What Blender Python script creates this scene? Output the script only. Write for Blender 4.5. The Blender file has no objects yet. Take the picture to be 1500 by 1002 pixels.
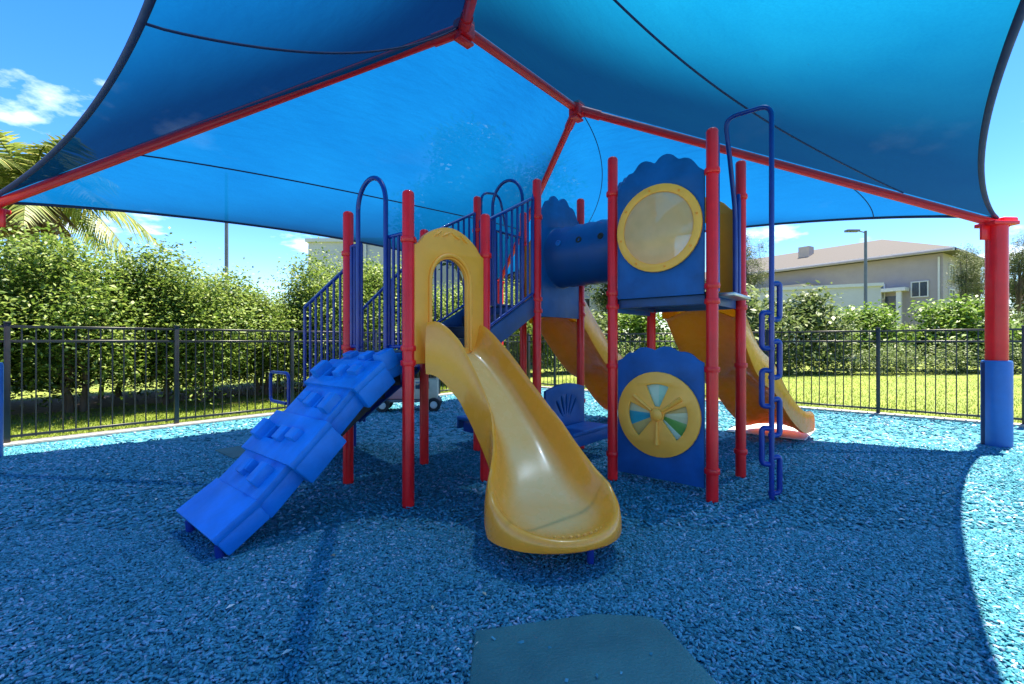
import bpy, bmesh, math, random
import numpy as np
from mathutils import Vector, Matrix
C = bpy.context.scene.collection
sc = bpy.context.scene
R = math.radians
PI = math.pi
rnd = random.Random(7)
rng = np.random.default_rng(11)

# ------------------------------------------------------------------ camera, sky, sun, exposure
cam_d = bpy.data.cameras.new('camera')
cam = bpy.data.objects.new('camera', cam_d); C.objects.link(cam)
cam.location = (0, 0, 1.35); cam.rotation_euler = (R(90), 0, 0)
cam_d.sensor_width = 36; cam_d.lens = 16.0; cam_d.clip_end = 2000; cam_d.clip_start = .05
sc.camera = cam
SUN_EL = R(75); SUN_DIR = Vector((.82, .57, 0)).normalized()      # horizontal direction towards the sun
w = bpy.data.worlds.new('World'); sc.world = w; w.use_nodes = True
nt = w.node_tree; N = nt.nodes; L = nt.links; N.clear()
sky = N.new('ShaderNodeTexSky'); sky.sky_type = 'NISHITA'; sky.sun_disc = False
sky.sun_elevation = SUN_EL; sky.sun_rotation = math.atan2(SUN_DIR.x, SUN_DIR.y)
sky.air_density = 1.0; sky.dust_density = .35; sky.ozone_density = 3.5
tc = N.new('ShaderNodeTexCoord')
sep = N.new('ShaderNodeSeparateXYZ'); L.new(tc.outputs['Generated'], sep.inputs[0])
den = N.new('ShaderNodeMath'); den.operation = 'ADD'; den.inputs[1].default_value = .18; L.new(sep.outputs['Z'], den.inputs[0])
dx = N.new('ShaderNodeMath'); dx.operation = 'DIVIDE'; L.new(sep.outputs['X'], dx.inputs[0]); L.new(den.outputs[0], dx.inputs[1])
dy = N.new('ShaderNodeMath'); dy.operation = 'DIVIDE'; L.new(sep.outputs['Y'], dy.inputs[0]); L.new(den.outputs[0], dy.inputs[1])
cmb = N.new('ShaderNodeCombineXYZ'); L.new(dx.outputs[0], cmb.inputs[0]); L.new(dy.outputs[0], cmb.inputs[1]); cmb.inputs[2].default_value = 3.1
cn = N.new('ShaderNodeTexNoise'); cn.inputs['Scale'].default_value = 1.9; cn.inputs['Detail'].default_value = 9; cn.inputs['Roughness'].default_value = .56
# fair-weather clouds: mostly low towards the horizon and over to the left
cl1 = N.new('ShaderNodeMapRange'); cl1.inputs['From Min'].default_value = .42; cl1.inputs['From Max'].default_value = .16; L.new(sep.outputs['Z'], cl1.inputs[0])
cl2 = N.new('ShaderNodeMapRange'); cl2.inputs['From Min'].default_value = -.38; cl2.inputs['From Max'].default_value = -.62; L.new(sep.outputs['X'], cl2.inputs[0])
clm = N.new('ShaderNodeMath'); clm.operation = 'MAXIMUM'; L.new(cl1.outputs[0], clm.inputs[0]); L.new(cl2.outputs[0], clm.inputs[1])
L.new(cmb.outputs[0], cn.inputs['Vector'])
cr = N.new('ShaderNodeValToRGB'); cr.color_ramp.elements[0].position = .57; cr.color_ramp.elements[1].position = .72
L.new(cn.outputs['Fac'], cr.inputs[0])
mx = N.new('ShaderNodeMixRGB'); mx.inputs[2].default_value = (7.2, 7.6, 8.2, 1)
hs = N.new('ShaderNodeHueSaturation'); hs.inputs['Saturation'].default_value = 1.38; hs.inputs['Value'].default_value = .92; hs.inputs['Hue'].default_value = .512
L.new(sky.outputs[0], hs.inputs['Color']); clf = N.new('ShaderNodeMath'); clf.operation = 'MULTIPLY'; L.new(cr.outputs[0], clf.inputs[0]); L.new(clm.outputs[0], clf.inputs[1]); L.new(clf.outputs[0], mx.inputs[0]); L.new(hs.outputs[0], mx.inputs[1])
bg = N.new('ShaderNodeBackground'); bg.inputs['Strength'].default_value = .094
L.new(mx.outputs[0], bg.inputs[0])
wo = N.new('ShaderNodeOutputWorld'); L.new(bg.outputs[0], wo.inputs[0])
sd = bpy.data.lights.new('sun', 'SUN'); sd.energy = 5.0; sd.angle = R(.53); sd.color = (1, .91, .76)
sun = bpy.data.objects.new('sun', sd); C.objects.link(sun)
tosun = Vector((SUN_DIR.x*math.cos(SUN_EL), SUN_DIR.y*math.cos(SUN_EL), math.sin(SUN_EL)))
sun.rotation_euler = tosun.to_track_quat('Z', 'Y').to_euler(); sun.location = (10, 8, 30)
sc.view_settings.view_transform = 'Standard'; sc.view_settings.look = 'None'
sc.view_settings.exposure = 2.1; sc.view_settings.gamma = 1
sc.view_settings.use_curve_mapping = False
sc.render.engine = 'CYCLES'
sc.cycles.max_bounces = 10; sc.cycles.diffuse_bounces = 5; sc.cycles.transparent_max_bounces = 16
sc.cycles.transmission_bounces = 6

# ------------------------------------------------------------------ material helpers
def mat(name, col, rough=.5, metal=0, spec=.5, var=.0, vscale=6, col2=None, bump=0, bscale=40, fac_pow=None, coat=0, detail=6, aniso=None):
    m = bpy.data.materials.new(name); m.use_nodes = True
    t = m.node_tree; b = t.nodes['Principled BSDF']
    b.inputs['Base Color'].default_value = (*col, 1); b.inputs['Roughness'].default_value = rough
    b.inputs['Metallic'].default_value = metal; b.inputs['Specular IOR Level'].default_value = spec
    b.inputs['Coat Weight'].default_value = coat
    tcn = t.nodes.new('ShaderNodeTexCoord'); src = tcn.outputs['Object']
    if aniso:
        mp = t.nodes.new('ShaderNodeMapping'); mp.inputs['Scale'].default_value = aniso
        t.links.new(src, mp.inputs[0]); src = mp.outputs[0]
    if col2 or var:
        n = t.nodes.new('ShaderNodeTexNoise'); n.inputs['Scale'].default_value = vscale; n.inputs['Detail'].default_value = detail
        n.inputs['Roughness'].default_value = .65
        t.links.new(src, n.inputs['Vector'])
        r = t.nodes.new('ShaderNodeValToRGB'); r.color_ramp.elements[0].position = .32; r.color_ramp.elements[1].position = .68
        c2 = col2 if col2 else tuple(min(1, c*(1+var)) for c in col)
        c1 = col if col2 else tuple(c*(1-var) for c in col)
        r.color_ramp.elements[0].color = (*c1, 1); r.color_ramp.elements[1].color = (*c2, 1)
        t.links.new(n.outputs['Fac'], r.inputs[0]); t.links.new(r.outputs[0], b.inputs['Base Color'])
    n3 = t.nodes.new('ShaderNodeTexNoise'); n3.inputs['Scale'].default_value = 9; n3.inputs['Detail'].default_value = 5
    t.links.new(src, n3.inputs['Vector'])
    mr = t.nodes.new('ShaderNodeMapRange'); mr.inputs['To Min'].default_value = max(0, rough-.1); mr.inputs['To Max'].default_value = min(1, rough+.16)
    t.links.new(n3.outputs['Fac'], mr.inputs[0]); t.links.new(mr.outputs[0], b.inputs['Roughness'])
    if bump:
        n2 = t.nodes.new('ShaderNodeTexNoise'); n2.inputs['Scale'].default_value = bscale; n2.inputs['Detail'].default_value = 4
        t.links.new(src, n2.inputs['Vector'])
        bp = t.nodes.new('ShaderNodeBump'); bp.inputs['Strength'].default_value = bump; bp.inputs['Distance'].default_value = .01
        t.links.new(n2.outputs['Fac'], bp.inputs['Height']); t.links.new(bp.outputs[0], b.inputs['Normal'])
    return m

def leafmat(name, ca, cb, cc, transl=.35):
    m = bpy.data.materials.new(name); m.use_nodes = True; t = m.node_tree; b = t.nodes['Principled BSDF']
    g = t.nodes.new('ShaderNodeNewGeometry'); r = t.nodes.new('ShaderNodeValToRGB')
    r.color_ramp.elements[0].color = (*ca, 1); r.color_ramp.elements[1].color = (*cc, 1)
    e = r.color_ramp.elements.new(.5); e.color = (*cb, 1)
    t.links.new(g.outputs['Random Per Island'], r.inputs[0]); t.links.new(r.outputs[0], b.inputs['Base Color'])
    b.inputs['Roughness'].default_value = .5; b.inputs['Specular IOR Level'].default_value = .35
    tr = t.nodes.new('ShaderNodeBsdfTranslucent'); t.links.new(r.outputs[0], tr.inputs[0])
    mxs = t.nodes.new('ShaderNodeMixShader'); mxs.inputs[0].default_value = transl
    t.links.new(b.outputs[0], mxs.inputs[1]); t.links.new(tr.outputs[0], mxs.inputs[2])
    t.links.new(mxs.outputs[0], t.nodes['Material Output'].inputs[0])
    return m

M = {}
M['red'] = mat('red_powder_coat', (.80, .006, .012), .34, var=.16, vscale=3, bump=.04, bscale=160, coat=.1, spec=.35)
M['canopy_red'] = mat('red_frame_paint', (.85, .006, .012), .4, spec=.35, var=.10, vscale=4, bump=.05, bscale=90, coat=.15)
M['blue_metal'] = mat('blue_powder_coat', (.003, .025, .21), .34, spec=.3, var=.14, vscale=7, bump=.04, bscale=160, coat=.3)
M['blue_plastic'] = mat('blue_rotomoulded_plastic', (.004, .155, .54), .42, spec=.3, var=.18, vscale=4, bump=.10, bscale=180)
M['panel_blue'] = mat('blue_sheet_plastic', (.003, .075, .27), .45, spec=.28, var=.22, vscale=4, bump=.12, bscale=220)
M['tube_blue'] = mat('dark_blue_tunnel_plastic', (.003, .055, .21), .36, spec=.35, var=.12, vscale=3, bump=.10, bscale=150)
M['orange'] = mat('orange_yellow_plastic', (.97, .25, .006), .36, var=.08, vscale=3, bump=.08, bscale=160)
M['yellow_panel'] = mat('yellow_sheet_plastic', (.98, .32, .025), .4, var=.07, vscale=3, bump=.12, bscale=200)
M['ring'] = mat('lemon_ring_plastic', (.98, .37, .04), .4, var=.07, vscale=6, bump=.1, bscale=200)
M['deck'] = mat('deck_vinyl', (.012, .018, .04), .6, var=.3, vscale=12, bump=.2, bscale=120)
M['deck_edge'] = mat('deck_edge_blue', (.01, .05, .17), .5, var=.2, vscale=9)
M['black_metal'] = mat('black_fence_paint', (.010, .011, .012), .38, var=.2, vscale=9, spec=.6)
M['rubber'] = mat('black_rubber', (.015, .015, .017), .8, var=.3, vscale=20)
M['bolt'] = mat('galvanised_bolt', (.45, .45, .46), .35, metal=.9)
M['concrete'] = mat('kerb_concrete', (.32, .30, .26), .85, var=.2, vscale=6, bump=.4, bscale=60)
M['pad'] = mat('blue_vinyl_pad', (.008, .11, .38), .42, var=.10, vscale=4, bump=.12, bscale=30)
M['hem'] = mat('dark_blue_webbing', (.003, .010, .07), .7, var=.1)
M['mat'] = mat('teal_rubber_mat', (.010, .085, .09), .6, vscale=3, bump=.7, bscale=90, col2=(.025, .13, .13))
M['mat_pale'] = mat('pale_mat', (.5, .5, .44), .7, var=.12, vscale=5, bump=.25, bscale=70)  # pale, slightly mottled colour all over
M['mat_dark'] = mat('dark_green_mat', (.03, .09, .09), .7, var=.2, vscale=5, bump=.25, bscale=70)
M['bark'] = mat('bark', (.12, .085, .06), .9, var=.4, vscale=14, bump=.8, bscale=30, aniso=(1, 1, .25))
M['palm_bark'] = mat('palm_bark', (.20, .15, .11), .9, var=.4, vscale=18, bump=.8, bscale=30, aniso=(1, 1, 3))
M['stucco_white'] = mat('white_stucco', (.50, .48, .47), .85, var=.05, vscale=1.2, bump=.25, bscale=40)
M['stucco_beige'] = mat('beige_stucco', (.46, .36, .29), .85, var=.06, vscale=1.2, bump=.25, bscale=40)
M['stucco_grey'] = mat('grey_mauve_siding', (.33, .28, .275), .85, var=.06, vscale=1.2, bump=.25, bscale=40)
M['roof'] = mat('brown_roof_shingle', (.062, .056, .05), .9, var=.22, vscale=9, bump=.5, bscale=25)
M['trim'] = mat('white_trim', (.58, .55, .52), .6, var=.04)
M['glass'] = mat('window_glass', (.04, .05, .07), .08, spec=.8)
M['brass_grey'] = mat('grey_steel_pole', (.14, .15, .16), .5, metal=.4, var=.1)
M['cream'] = mat('cream_plastic', (.62, .48, .34), .5, var=.1)
M['pink'] = mat('faded_pink_plastic', (.55, .22, .22), .5, var=.1)
M['leaf_hedge'] = leafmat('hedge_leaf', (.03, .07, .010), (.135, .215, .028), (.30, .37, .08), .42)
M['leaf_dark'] = leafmat('dark_tree_leaf', (.02, .05, .012), (.05, .095, .02), (.12, .17, .04), .3)
M['leaf_pale'] = leafmat('pale_bush_leaf', (.055, .09, .025), (.12, .17, .05), (.20, .25, .09), .35)
M['leaf_bright'] = leafmat('bright_bush_leaf', (.05, .12, .012), (.13, .22, .025), (.21, .31, .055), .35)
M['leaf_pine'] = leafmat('pine_needle', (.04, .07, .025), (.10, .13, .045), (.18, .20, .08), .25)
M['frond'] = leafmat('palm_leaflet', (.10, .15, .025), (.21, .26, .055), (.4, .37, .11), .45)
M['frond_dead'] = leafmat('dead_palm_leaflet', (.14, .08, .04), (.25, .16, .09), (.36, .27, .18), .2)

def slide_mat(name, rim, bed, tl_k=.22):
    m = mat(name, rim, .24, var=.05, vscale=3, coat=.35)
    t = m.node_tree; b = t.nodes['Principled BSDF']
    a = t.nodes.new('ShaderNodeAttribute'); a.attribute_name = 'bed'
    src = b.inputs['Base Color'].links[0].from_socket
    tcn = t.nodes.new('ShaderNodeTexCoord'); n = t.nodes.new('ShaderNodeTexNoise'); n.inputs['Scale'].default_value = 7; n.inputs['Detail'].default_value = 7
    t.links.new(tcn.outputs['Object'], n.inputs['Vector'])
    ma = t.nodes.new('ShaderNodeMath'); ma.operation = 'MULTIPLY_ADD'; ma.inputs[1].default_value = .5; ma.inputs[2].default_value = .72
    t.links.new(n.outputs['Fac'], ma.inputs[0])
    mm = t.nodes.new('ShaderNodeMath'); mm.operation = 'MULTIPLY'; mm.use_clamp = True
    t.links.new(a.outputs['Fac'], mm.inputs[0]); t.links.new(ma.outputs[0], mm.inputs[1])
    mi = t.nodes.new('ShaderNodeMixRGB'); mi.inputs[2].default_value = (*bed, 1)
    t.links.new(mm.outputs[0], mi.inputs[0]); t.links.new(src, mi.inputs[1]); t.links.new(mi.outputs[0], b.inputs['Base Color'])
    tl = t.nodes.new('ShaderNodeBsdfTranslucent'); t.links.new(mi.outputs[0], tl.inputs[0])
    ms = t.nodes.new('ShaderNodeMixShader'); ms.inputs[0].default_value = tl_k
    t.links.new(b.outputs[0], ms.inputs[1]); t.links.new(tl.outputs[0], ms.inputs[2]); t.links.new(ms.outputs[0], t.nodes['Material Output'].inputs[0])
    return m
M['slide_front'] = slide_mat('worn_yellow_slide_plastic', (.99, .36, .025), (.99, .54, .18))
M['slide_back'] = slide_mat('orange_slide_plastic', (.99, .36, .008), (.99, .36, .012), .34)

# shade cloth: knitted mesh - lets a little direct light through, the rest glows through the threads
def cloth_mat(name, ca, cb):
    m = bpy.data.materials.new(name); m.use_nodes = True; t = m.node_tree; N = t.nodes; N.clear()
    tcn = N.new('ShaderNodeTexCoord')
    n = N.new('ShaderNodeTexNoise'); n.inputs['Scale'].default_value = 55; n.inputs['Detail'].default_value = 5; n.inputs['Roughness'].default_value = .8
    t.links.new(tcn.outputs['Object'], n.inputs['Vector'])
    n2 = N.new('ShaderNodeTexNoise'); n2.inputs['Scale'].default_value = 1.1; n2.inputs['Detail'].default_value = 4
    t.links.new(tcn.outputs['Object'], n2.inputs['Vector'])
    ad = N.new('ShaderNodeMath'); ad.operation = 'ADD'; t.links.new(n.outputs['Fac'], ad.inputs[0]); t.links.new(n2.outputs['Fac'], ad.inputs[1])
    mr = N.new('ShaderNodeMapRange'); mr.inputs['From Min'].default_value = .6; mr.inputs['From Max'].default_value = 1.4
    t.links.new(ad.outputs[0], mr.inputs[0])
    mix = N.new('ShaderNodeMixRGB'); mix.inputs[1].default_value = (*ca, 1); mix.inputs[2].default_value = (*cb, 1)
    t.links.new(mr.outputs[0], mix.inputs[0])
    # thick knitted threads pass less light the more slantwise one looks through them
    lw = N.new('ShaderNodeLayerWeight'); lw.inputs['Blend'].default_value = .5
    fr = N.new('ShaderNodeMapRange'); fr.interpolation_type = 'SMOOTHSTEP'; fr.inputs['From Min'].default_value = .40; fr.inputs['From Max'].default_value = .735
    fr.inputs['To Min'].default_value = 1; fr.inputs['To Max'].default_value = .08
    t.links.new(lw.outputs['Facing'], fr.inputs[0])
    mu = N.new('ShaderNodeMixRGB'); mu.blend_type = 'MULTIPLY'; mu.inputs[0].default_value = 1
    t.links.new(mix.outputs[0], mu.inputs[1]); t.links.new(fr.outputs[0], mu.inputs[2])
    tr = N.new('ShaderNodeBsdfTranslucent'); t.links.new(mu.outputs[0], tr.inputs[0])
    df = N.new('ShaderNodeBsdfDiffuse'); df.inputs[0].default_value = (.001, .03, .14, 1)
    rf = N.new('ShaderNodeBsdfRefraction'); rf.inputs['IOR'].default_value = 1.12; rf.inputs['Roughness'].default_value = .85; rf.inputs['Color'].default_value = (.02, .62, 1, 1)
    tp = N.new('ShaderNodeBsdfTransparent'); tp.inputs[0].default_value = (.45, .62, .95, 1)
    m0 = N.new('ShaderNodeMixShader'); m0.inputs[0].default_value = .0; t.links.new(tr.outputs[0], m0.inputs[1]); t.links.new(rf.outputs[0], m0.inputs[2])
    m1 = N.new('ShaderNodeMixShader'); m1.inputs[0].default_value = .42; t.links.new(m0.outputs[0], m1.inputs[1]); t.links.new(df.outputs[0], m1.inputs[2])
    m2 = N.new('ShaderNodeMixShader'); m2.inputs[0].default_value = .065; t.links.new(m1.outputs[0], m2.inputs[1]); t.links.new(tp.outputs[0], m2.inputs[2])
    wv = N.new('ShaderNodeTexNoise'); wv.inputs['Scale'].default_value = 3.5; wv.inputs['Detail'].default_value = 3
    mp = N.new('ShaderNodeMapping'); mp.inputs['Scale'].default_value = (1, 1, 6); t.links.new(tcn.outputs['Object'], mp.inputs[0]); t.links.new(mp.outputs[0], wv.inputs['Vector'])
    bp = N.new('ShaderNodeBump'); bp.inputs['Strength'].default_value = .35; bp.inputs['Distance'].default_value = .05
    t.links.new(wv.outputs['Fac'], bp.inputs['Height']); t.links.new(bp.outputs[0], tr.inputs['Normal']); t.links.new(bp.outputs[0], df.inputs['Normal'])
    o = N.new('ShaderNodeOutputMaterial'); t.links.new(m2.outputs[0], o.inputs[0])
    return m
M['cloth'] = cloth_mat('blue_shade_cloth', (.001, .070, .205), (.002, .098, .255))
M['cloth_lit'] = cloth_mat('lit_panel_shade_cloth', (.001, .135, .265), (.004, .20, .34))  # same cloth, near-right panel: its brighter light is put into a lighter colour

def clear_mat(name, col, k):
    m = bpy.data.materials.new(name); m.use_nodes = True; t = m.node_tree; b = t.nodes['Principled BSDF']
    b.inputs['Base Color'].default_value = (*col, 1); b.inputs['Roughness'].default_value = .15
    tcn = t.nodes.new('ShaderNodeTexCoord'); n = t.nodes.new('ShaderNodeTexNoise'); n.inputs['Scale'].default_value = 9; n.inputs['Detail'].default_value = 5
    t.links.new(tcn.outputs['Object'], n.inputs['Vector'])
    mr = t.nodes.new('ShaderNodeMapRange'); mr.inputs['To Min'].default_value = k-.12; mr.inputs['To Max'].default_value = k+.12
    t.links.new(n.outputs['Fac'], mr.inputs[0])
    tl = t.nodes.new('ShaderNodeBsdfTranslucent'); tl.inputs[0].default_value = (*col, 1)
    ms = t.nodes.new('ShaderNodeMixShader'); ms.inputs[0].default_value = .5
    t.links.new(b.outputs[0], ms.inputs[1]); t.links.new(tl.outputs[0], ms.inputs[2])
    tp = t.nodes.new('ShaderNodeBsdfTransparent'); tp.inputs[0].default_value = (1, .93, .8, 1)
    mx = t.nodes.new('ShaderNodeMixShader'); t.links.new(mr.outputs[0], mx.inputs[0])
    t.links.new(tp.outputs[0], mx.inputs[1]); t.links.new(ms.outputs[0], mx.inputs[2])
    t.links.new(mx.outputs[0], t.nodes['Material Output'].inputs[0])
    return m
M['window_bubble'] = clear_mat('cloudy_peach_acrylic', (.98, .50, .23), .92)

def mulch_mat(name, island):
    m = bpy.data.materials.new(name); m.use_nodes = True; t = m.node_tree; b = t.nodes['Principled BSDF']
    r = t.nodes.new('ShaderNodeValToRGB'); el = r.color_ramp.elements
    cols = [(0, (.012, .105, .14)), (.25, (.024, .165, .215)), (.55, (.040, .215, .285)), (.84, (.075, .26, .34)), (.96, (.17, .27, .37)), (1, (.34, .40, .49))]
    el[0].position = 0; el[0].color = (*cols[0][1], 1); el[1].position = 1; el[1].color = (*cols[-1][1], 1)
    for p, c in cols[1:-1]:
        e = el.new(p); e.color = (*c, 1)
    tcn = t.nodes.new('ShaderNodeTexCoord')
    if island:
        g = t.nodes.new('ShaderNodeNewGeometry'); f = g.outputs['Random Per Island']
    else:
        v = t.nodes.new('ShaderNodeTexVoronoi'); v.inputs['Scale'].default_value = 42; v.inputs['Randomness'].default_value = 1
        nz = t.nodes.new('ShaderNodeTexNoise'); nz.inputs['Scale'].default_value = 18
        t.links.new(tcn.outputs['Object'], nz.inputs['Vector'])
        av = t.nodes.new('ShaderNodeMixRGB'); av.inputs[0].default_value = .12
        t.links.new(tcn.outputs['Object'], av.inputs[1]); t.links.new(nz.outputs['Color'], av.inputs[2]); t.links.new(av.outputs[0], v.inputs['Vector'])
        sp = t.nodes.new('ShaderNodeSeparateColor'); t.links.new(v.outputs['Color'], sp.inputs[0]); f = sp.outputs[0]
        bp = t.nodes.new('ShaderNodeBump'); bp.inputs['Strength'].default_value = .9; bp.inputs['Distance'].default_value = .02; bp.invert = True
        t.links.new(v.outputs['Distance'], bp.inputs['Height']); t.links.new(bp.outputs[0], b.inputs['Normal'])
    n = t.nodes.new('ShaderNodeTexNoise'); n.inputs['Scale'].default_value = .9; n.inputs['Detail'].default_value = 5
    t.links.new(tcn.outputs['Object'], n.inputs['Vector'])
    ma = t.nodes.new('ShaderNodeMath'); ma.operation = 'MULTIPLY_ADD'; ma.inputs[1].default_value = .5; ma.inputs[2].default_value = -.25
    t.links.new(n.outputs['Fac'], ma.inputs[0])
    ad = t.nodes.new('ShaderNodeMath'); ad.operation = 'ADD'; ad.use_clamp = True
    t.links.new(f, ad.inputs[0]); t.links.new(ma.outputs[0], ad.inputs[1]); t.links.new(ad.outputs[0], r.inputs[0])
    t.links.new(r.outputs[0], b.inputs['Base Color']); b.inputs['Roughness'].default_value = .7; b.inputs['Specular IOR Level'].default_value = .25
    return m
M['mulch_base'] = mulch_mat('blue_rubber_mulch_bed', False)
M['mulch_chip'] = mulch_mat('blue_rubber_mulch_chip', True)

def lawn_mat():
    m = mat('lawn_grass', (.10, .14, .012), .9, col2=(.175, .215, .018), vscale=.7, bump=.8, bscale=60, detail=12)
    return m
M['lawn'] = lawn_mat()
M['blade'] = leafmat('grass_blade', (.11, .17, .014), (.185, .25, .02), (.27, .32, .045), .4)
M['soil'] = mat('leaf_litter', (.16, .11, .075), .95, var=.4, vscale=10, bump=.8, bscale=40)

# ------------------------------------------------------------------ mesh helpers
def sharp(bm, ang=38):
    for f in bm.faces: f.smooth = True
    ca = R(ang)
    for e in bm.edges:
        if len(e.link_faces) == 2:
            try: e.smooth = e.calc_face_angle() < ca
            except ValueError: e.smooth = True
def link(name, me, m=None, parent=None, loc=None, rotz=None):
    o = bpy.data.objects.new(name, me); C.objects.link(o)
    if m is not None and me is not None and not me.materials: me.materials.append(m)
    if parent is not None: o.parent = parent
    if loc is not None: o.location = loc
    if rotz is not None: o.rotation_euler = (0, 0, rotz)
    return o
def done(name, bm, m, parent=None, ang=38, loc=None, rotz=None):
    bmesh.ops.recalc_face_normals(bm, faces=bm.faces)
    sharp(bm, ang)
    me = bpy.data.meshes.new(name); bm.to_mesh(me); bm.free()
    return link(name, me, m, parent, loc, rotz)
def box(bm, c, s, bev=0, mtx=None, seg=2):
    ret = bmesh.ops.create_cube(bm, size=1)
    vs = ret['verts']
    for v in vs: v.co = Vector((v.co.x*s[0], v.co.y*s[1], v.co.z*s[2]))
    if bev:
        es = list({e for v in vs for e in v.link_edges})
        r = bmesh.ops.bevel(bm, geom=es, offset=bev, segments=seg, affect='EDGES', profile=.5)
        vs = list({v for f in r['faces'] for v in f.verts} | {v for v in vs if v.is_valid})
    T = Matrix.Translation(Vector(c)) @ (mtx if mtx else Matrix.Identity(4))
    for v in vs: v.co = T @ v.co
    return vs
def catmull(pts, k=6, closed=False):
    P = [Vector(p) for p in pts]; out = []; n = len(P)
    rngi = range(n if closed else n-1)
    for i in rngi:
        g = (lambda j: P[j % n]) if closed else (lambda j: P[max(0, min(n-1, j))])
        p0, p1, p2, p3 = g(i-1), g(i), g(i+1), g(i+2)
        for q in range(k):
            t = q/k
            out.append(.5*((2*p1)+(p2-p0)*t+(2*p0-5*p1+4*p2-p3)*t*t+(3*p1-p0-3*p2+p3)*t**3))
    if not closed: out.append(P[-1].copy())
    return out
def rounded(pts, r, k=5):
    P = [Vector(p) for p in pts]; out = [P[0]]
    for i in range(1, len(P)-1):
        a = (P[i-1]-P[i]); b = (P[i+1]-P[i]); d = min(r, a.length*.49, b.length*.49)
        A = P[i]+a.normalized()*d; B = P[i]+b.normalized()*d
        for q in range(k+1):
            t = q/k; out.append((1-t)**2*A+2*t*(1-t)*P[i]+t*t*B)
    out.append(P[-1]); return out
def tube(bm, pts, r, seg=10, closed=False, caps=True):
    P = [Vector(p) for p in pts]; n = len(P); rings = []
    rr = r if hasattr(r, '__len__') else [r]*n
    prev = None
    for i in range(n):
        if closed: t = (P[(i+1) % n]-P[i-1])
        else: t = (P[min(i+1, n-1)]-P[max(i-1, 0)])
        t.normalize()
        if prev is None:
            a = Vector((0, 0, 1)) if abs(t.z) < .9 else Vector((1, 0, 0))
            x = t.cross(a).normalized()
        else:
            x = (prev - t*prev.dot(t)).normalized()
        prev = x; y = t.cross(x)
        rings.append([bm.verts.new(P[i]+(x*math.cos(2*PI*j/seg)+y*math.sin(2*PI*j/seg))*rr[i]) for j in range(seg)])
    for i in range(n if closed else n-1):
        a, b = rings[i], rings[(i+1) % n]
        for j in range(seg):
            bm.faces.new((a[j], a[(j+1) % seg], b[(j+1) % seg], b[j]))
    if not closed and caps:
        bm.faces.new(rings[0][::-1]); bm.faces.new(rings[-1])
def lathe(bm, prof, seg=24, mtx=None):
    """prof: (radius, z) pairs"""
    T = mtx if mtx else Matrix.Identity(4); rings = []
    for r, z in prof:
        if r < 1e-5: rings.append([bm.verts.new(T @ Vector((0, 0, z)))])
        else: rings.append([bm.verts.new(T @ Vector((r*math.cos(2*PI*j/seg), r*math.sin(2*PI*j/seg), z))) for j in range(seg)])
    for a, b in zip(rings, rings[1:]):
        for j in range(seg):
            k = (j+1) % seg
            if len(a) == 1 and len(b) == 1: continue
            if len(a) == 1: bm.faces.new((a[0], b[k], b[j]))
            elif len(b) == 1: bm.faces.new((a[j], a[k], b[0]))
            else: bm.faces.new((a[j], a[k], b[k], b[j]))
def panel_mesh(outlines, thick, mtx, bev=.004):
    """flat sheet with holes: first outline outside, the rest holes; 2D (a, b) -> mtx"""
    cu = bpy.data.curves.new('tmp', 'CURVE'); cu.dimensions = '2D'; cu.fill_mode = 'BOTH'
    cu.extrude = thick/2-bev; cu.bevel_depth = bev; cu.bevel_resolution = 1
    for ol in outlines:
        s = cu.splines.new('POLY'); s.points.add(len(ol)-1); s.use_cyclic_u = True
        for p, q in zip(s.points, ol): p.co = (q[0], q[1], 0, 1)
    o = bpy.data.objects.new('tmp', cu); C.objects.link(o)
    dg = bpy.context.evaluated_depsgraph_get(); dg.update()
    me = bpy.data.meshes.new_from_object(o.evaluated_get(dg))
    bpy.data.objects.remove(o); bpy.data.curves.remove(cu)
    me.transform(mtx); me.materials.clear()
    bm = bmesh.new(); bm.from_mesh(me); bmesh.ops.remove_doubles(bm, verts=bm.verts, dist=1e-5)
    bpy.data.meshes.remove(me)
    return bm
def frame_mtx(origin, xdir):
    x = Vector(xdir).normalized(); z = Vector((0, 0, 1)); n = x.cross(z)
    m = Matrix.Identity(4)
    for i in range(3): m[i][0] = x[i]; m[i][1] = z[i]; m[i][2] = n[i]; m[i][3] = origin[i]
    return m
def np_mesh(name, verts, faces):
    """verts (n,3), faces (m,k) all with k corners"""
    me = bpy.data.meshes.new(name); n = len(verts); m, k = faces.shape
    me.vertices.add(n); me.vertices.foreach_set('co', verts.astype(np.float32).ravel())
    me.loops.add(m*k); me.loops.foreach_set('vertex_index', faces.astype(np.int32).ravel())
    me.polygons.add(m); me.polygons.foreach_set('loop_start', np.arange(0, m*k, k, dtype=np.int32))
    me.polygons.foreach_set('loop_total', np.full(m, k, dtype=np.int32))
    me.update(calc_edges=True); return me
def thing(name, label, cat, loc=(0, 0, 0), rotz=0, group=None):
    o = bpy.data.objects.new(name, None); C.objects.link(o); o.empty_display_size = .2
    o.location = loc; o.rotation_euler = (0, 0, rotz); o['label'] = label; o['category'] = cat
    if group: o['group'] = group
    return o
def tag(o, label=None, cat=None, group=None, kind=None):
    if label: o['label'] = label
    if cat: o['category'] = cat
    if group: o['group'] = group
    if kind: o['kind'] = kind
    return o
bpy.context.view_layer.update()

# ------------------------------------------------------------------ layout frame (everything in the yard is square to these axes)
TH = math.atan2(.762, .648)
E2 = Vector((math.cos(TH), math.sin(TH), 0)); E1 = Vector((-math.sin(TH), math.cos(TH), 0))

# ------------------------------------------------------------------ ground
FA = Vector((-6.49, 5.85, 0))                     # a post of the left fence
FB = Vector((6.71, 8.34, 0))                      # a post of the right fence
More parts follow.
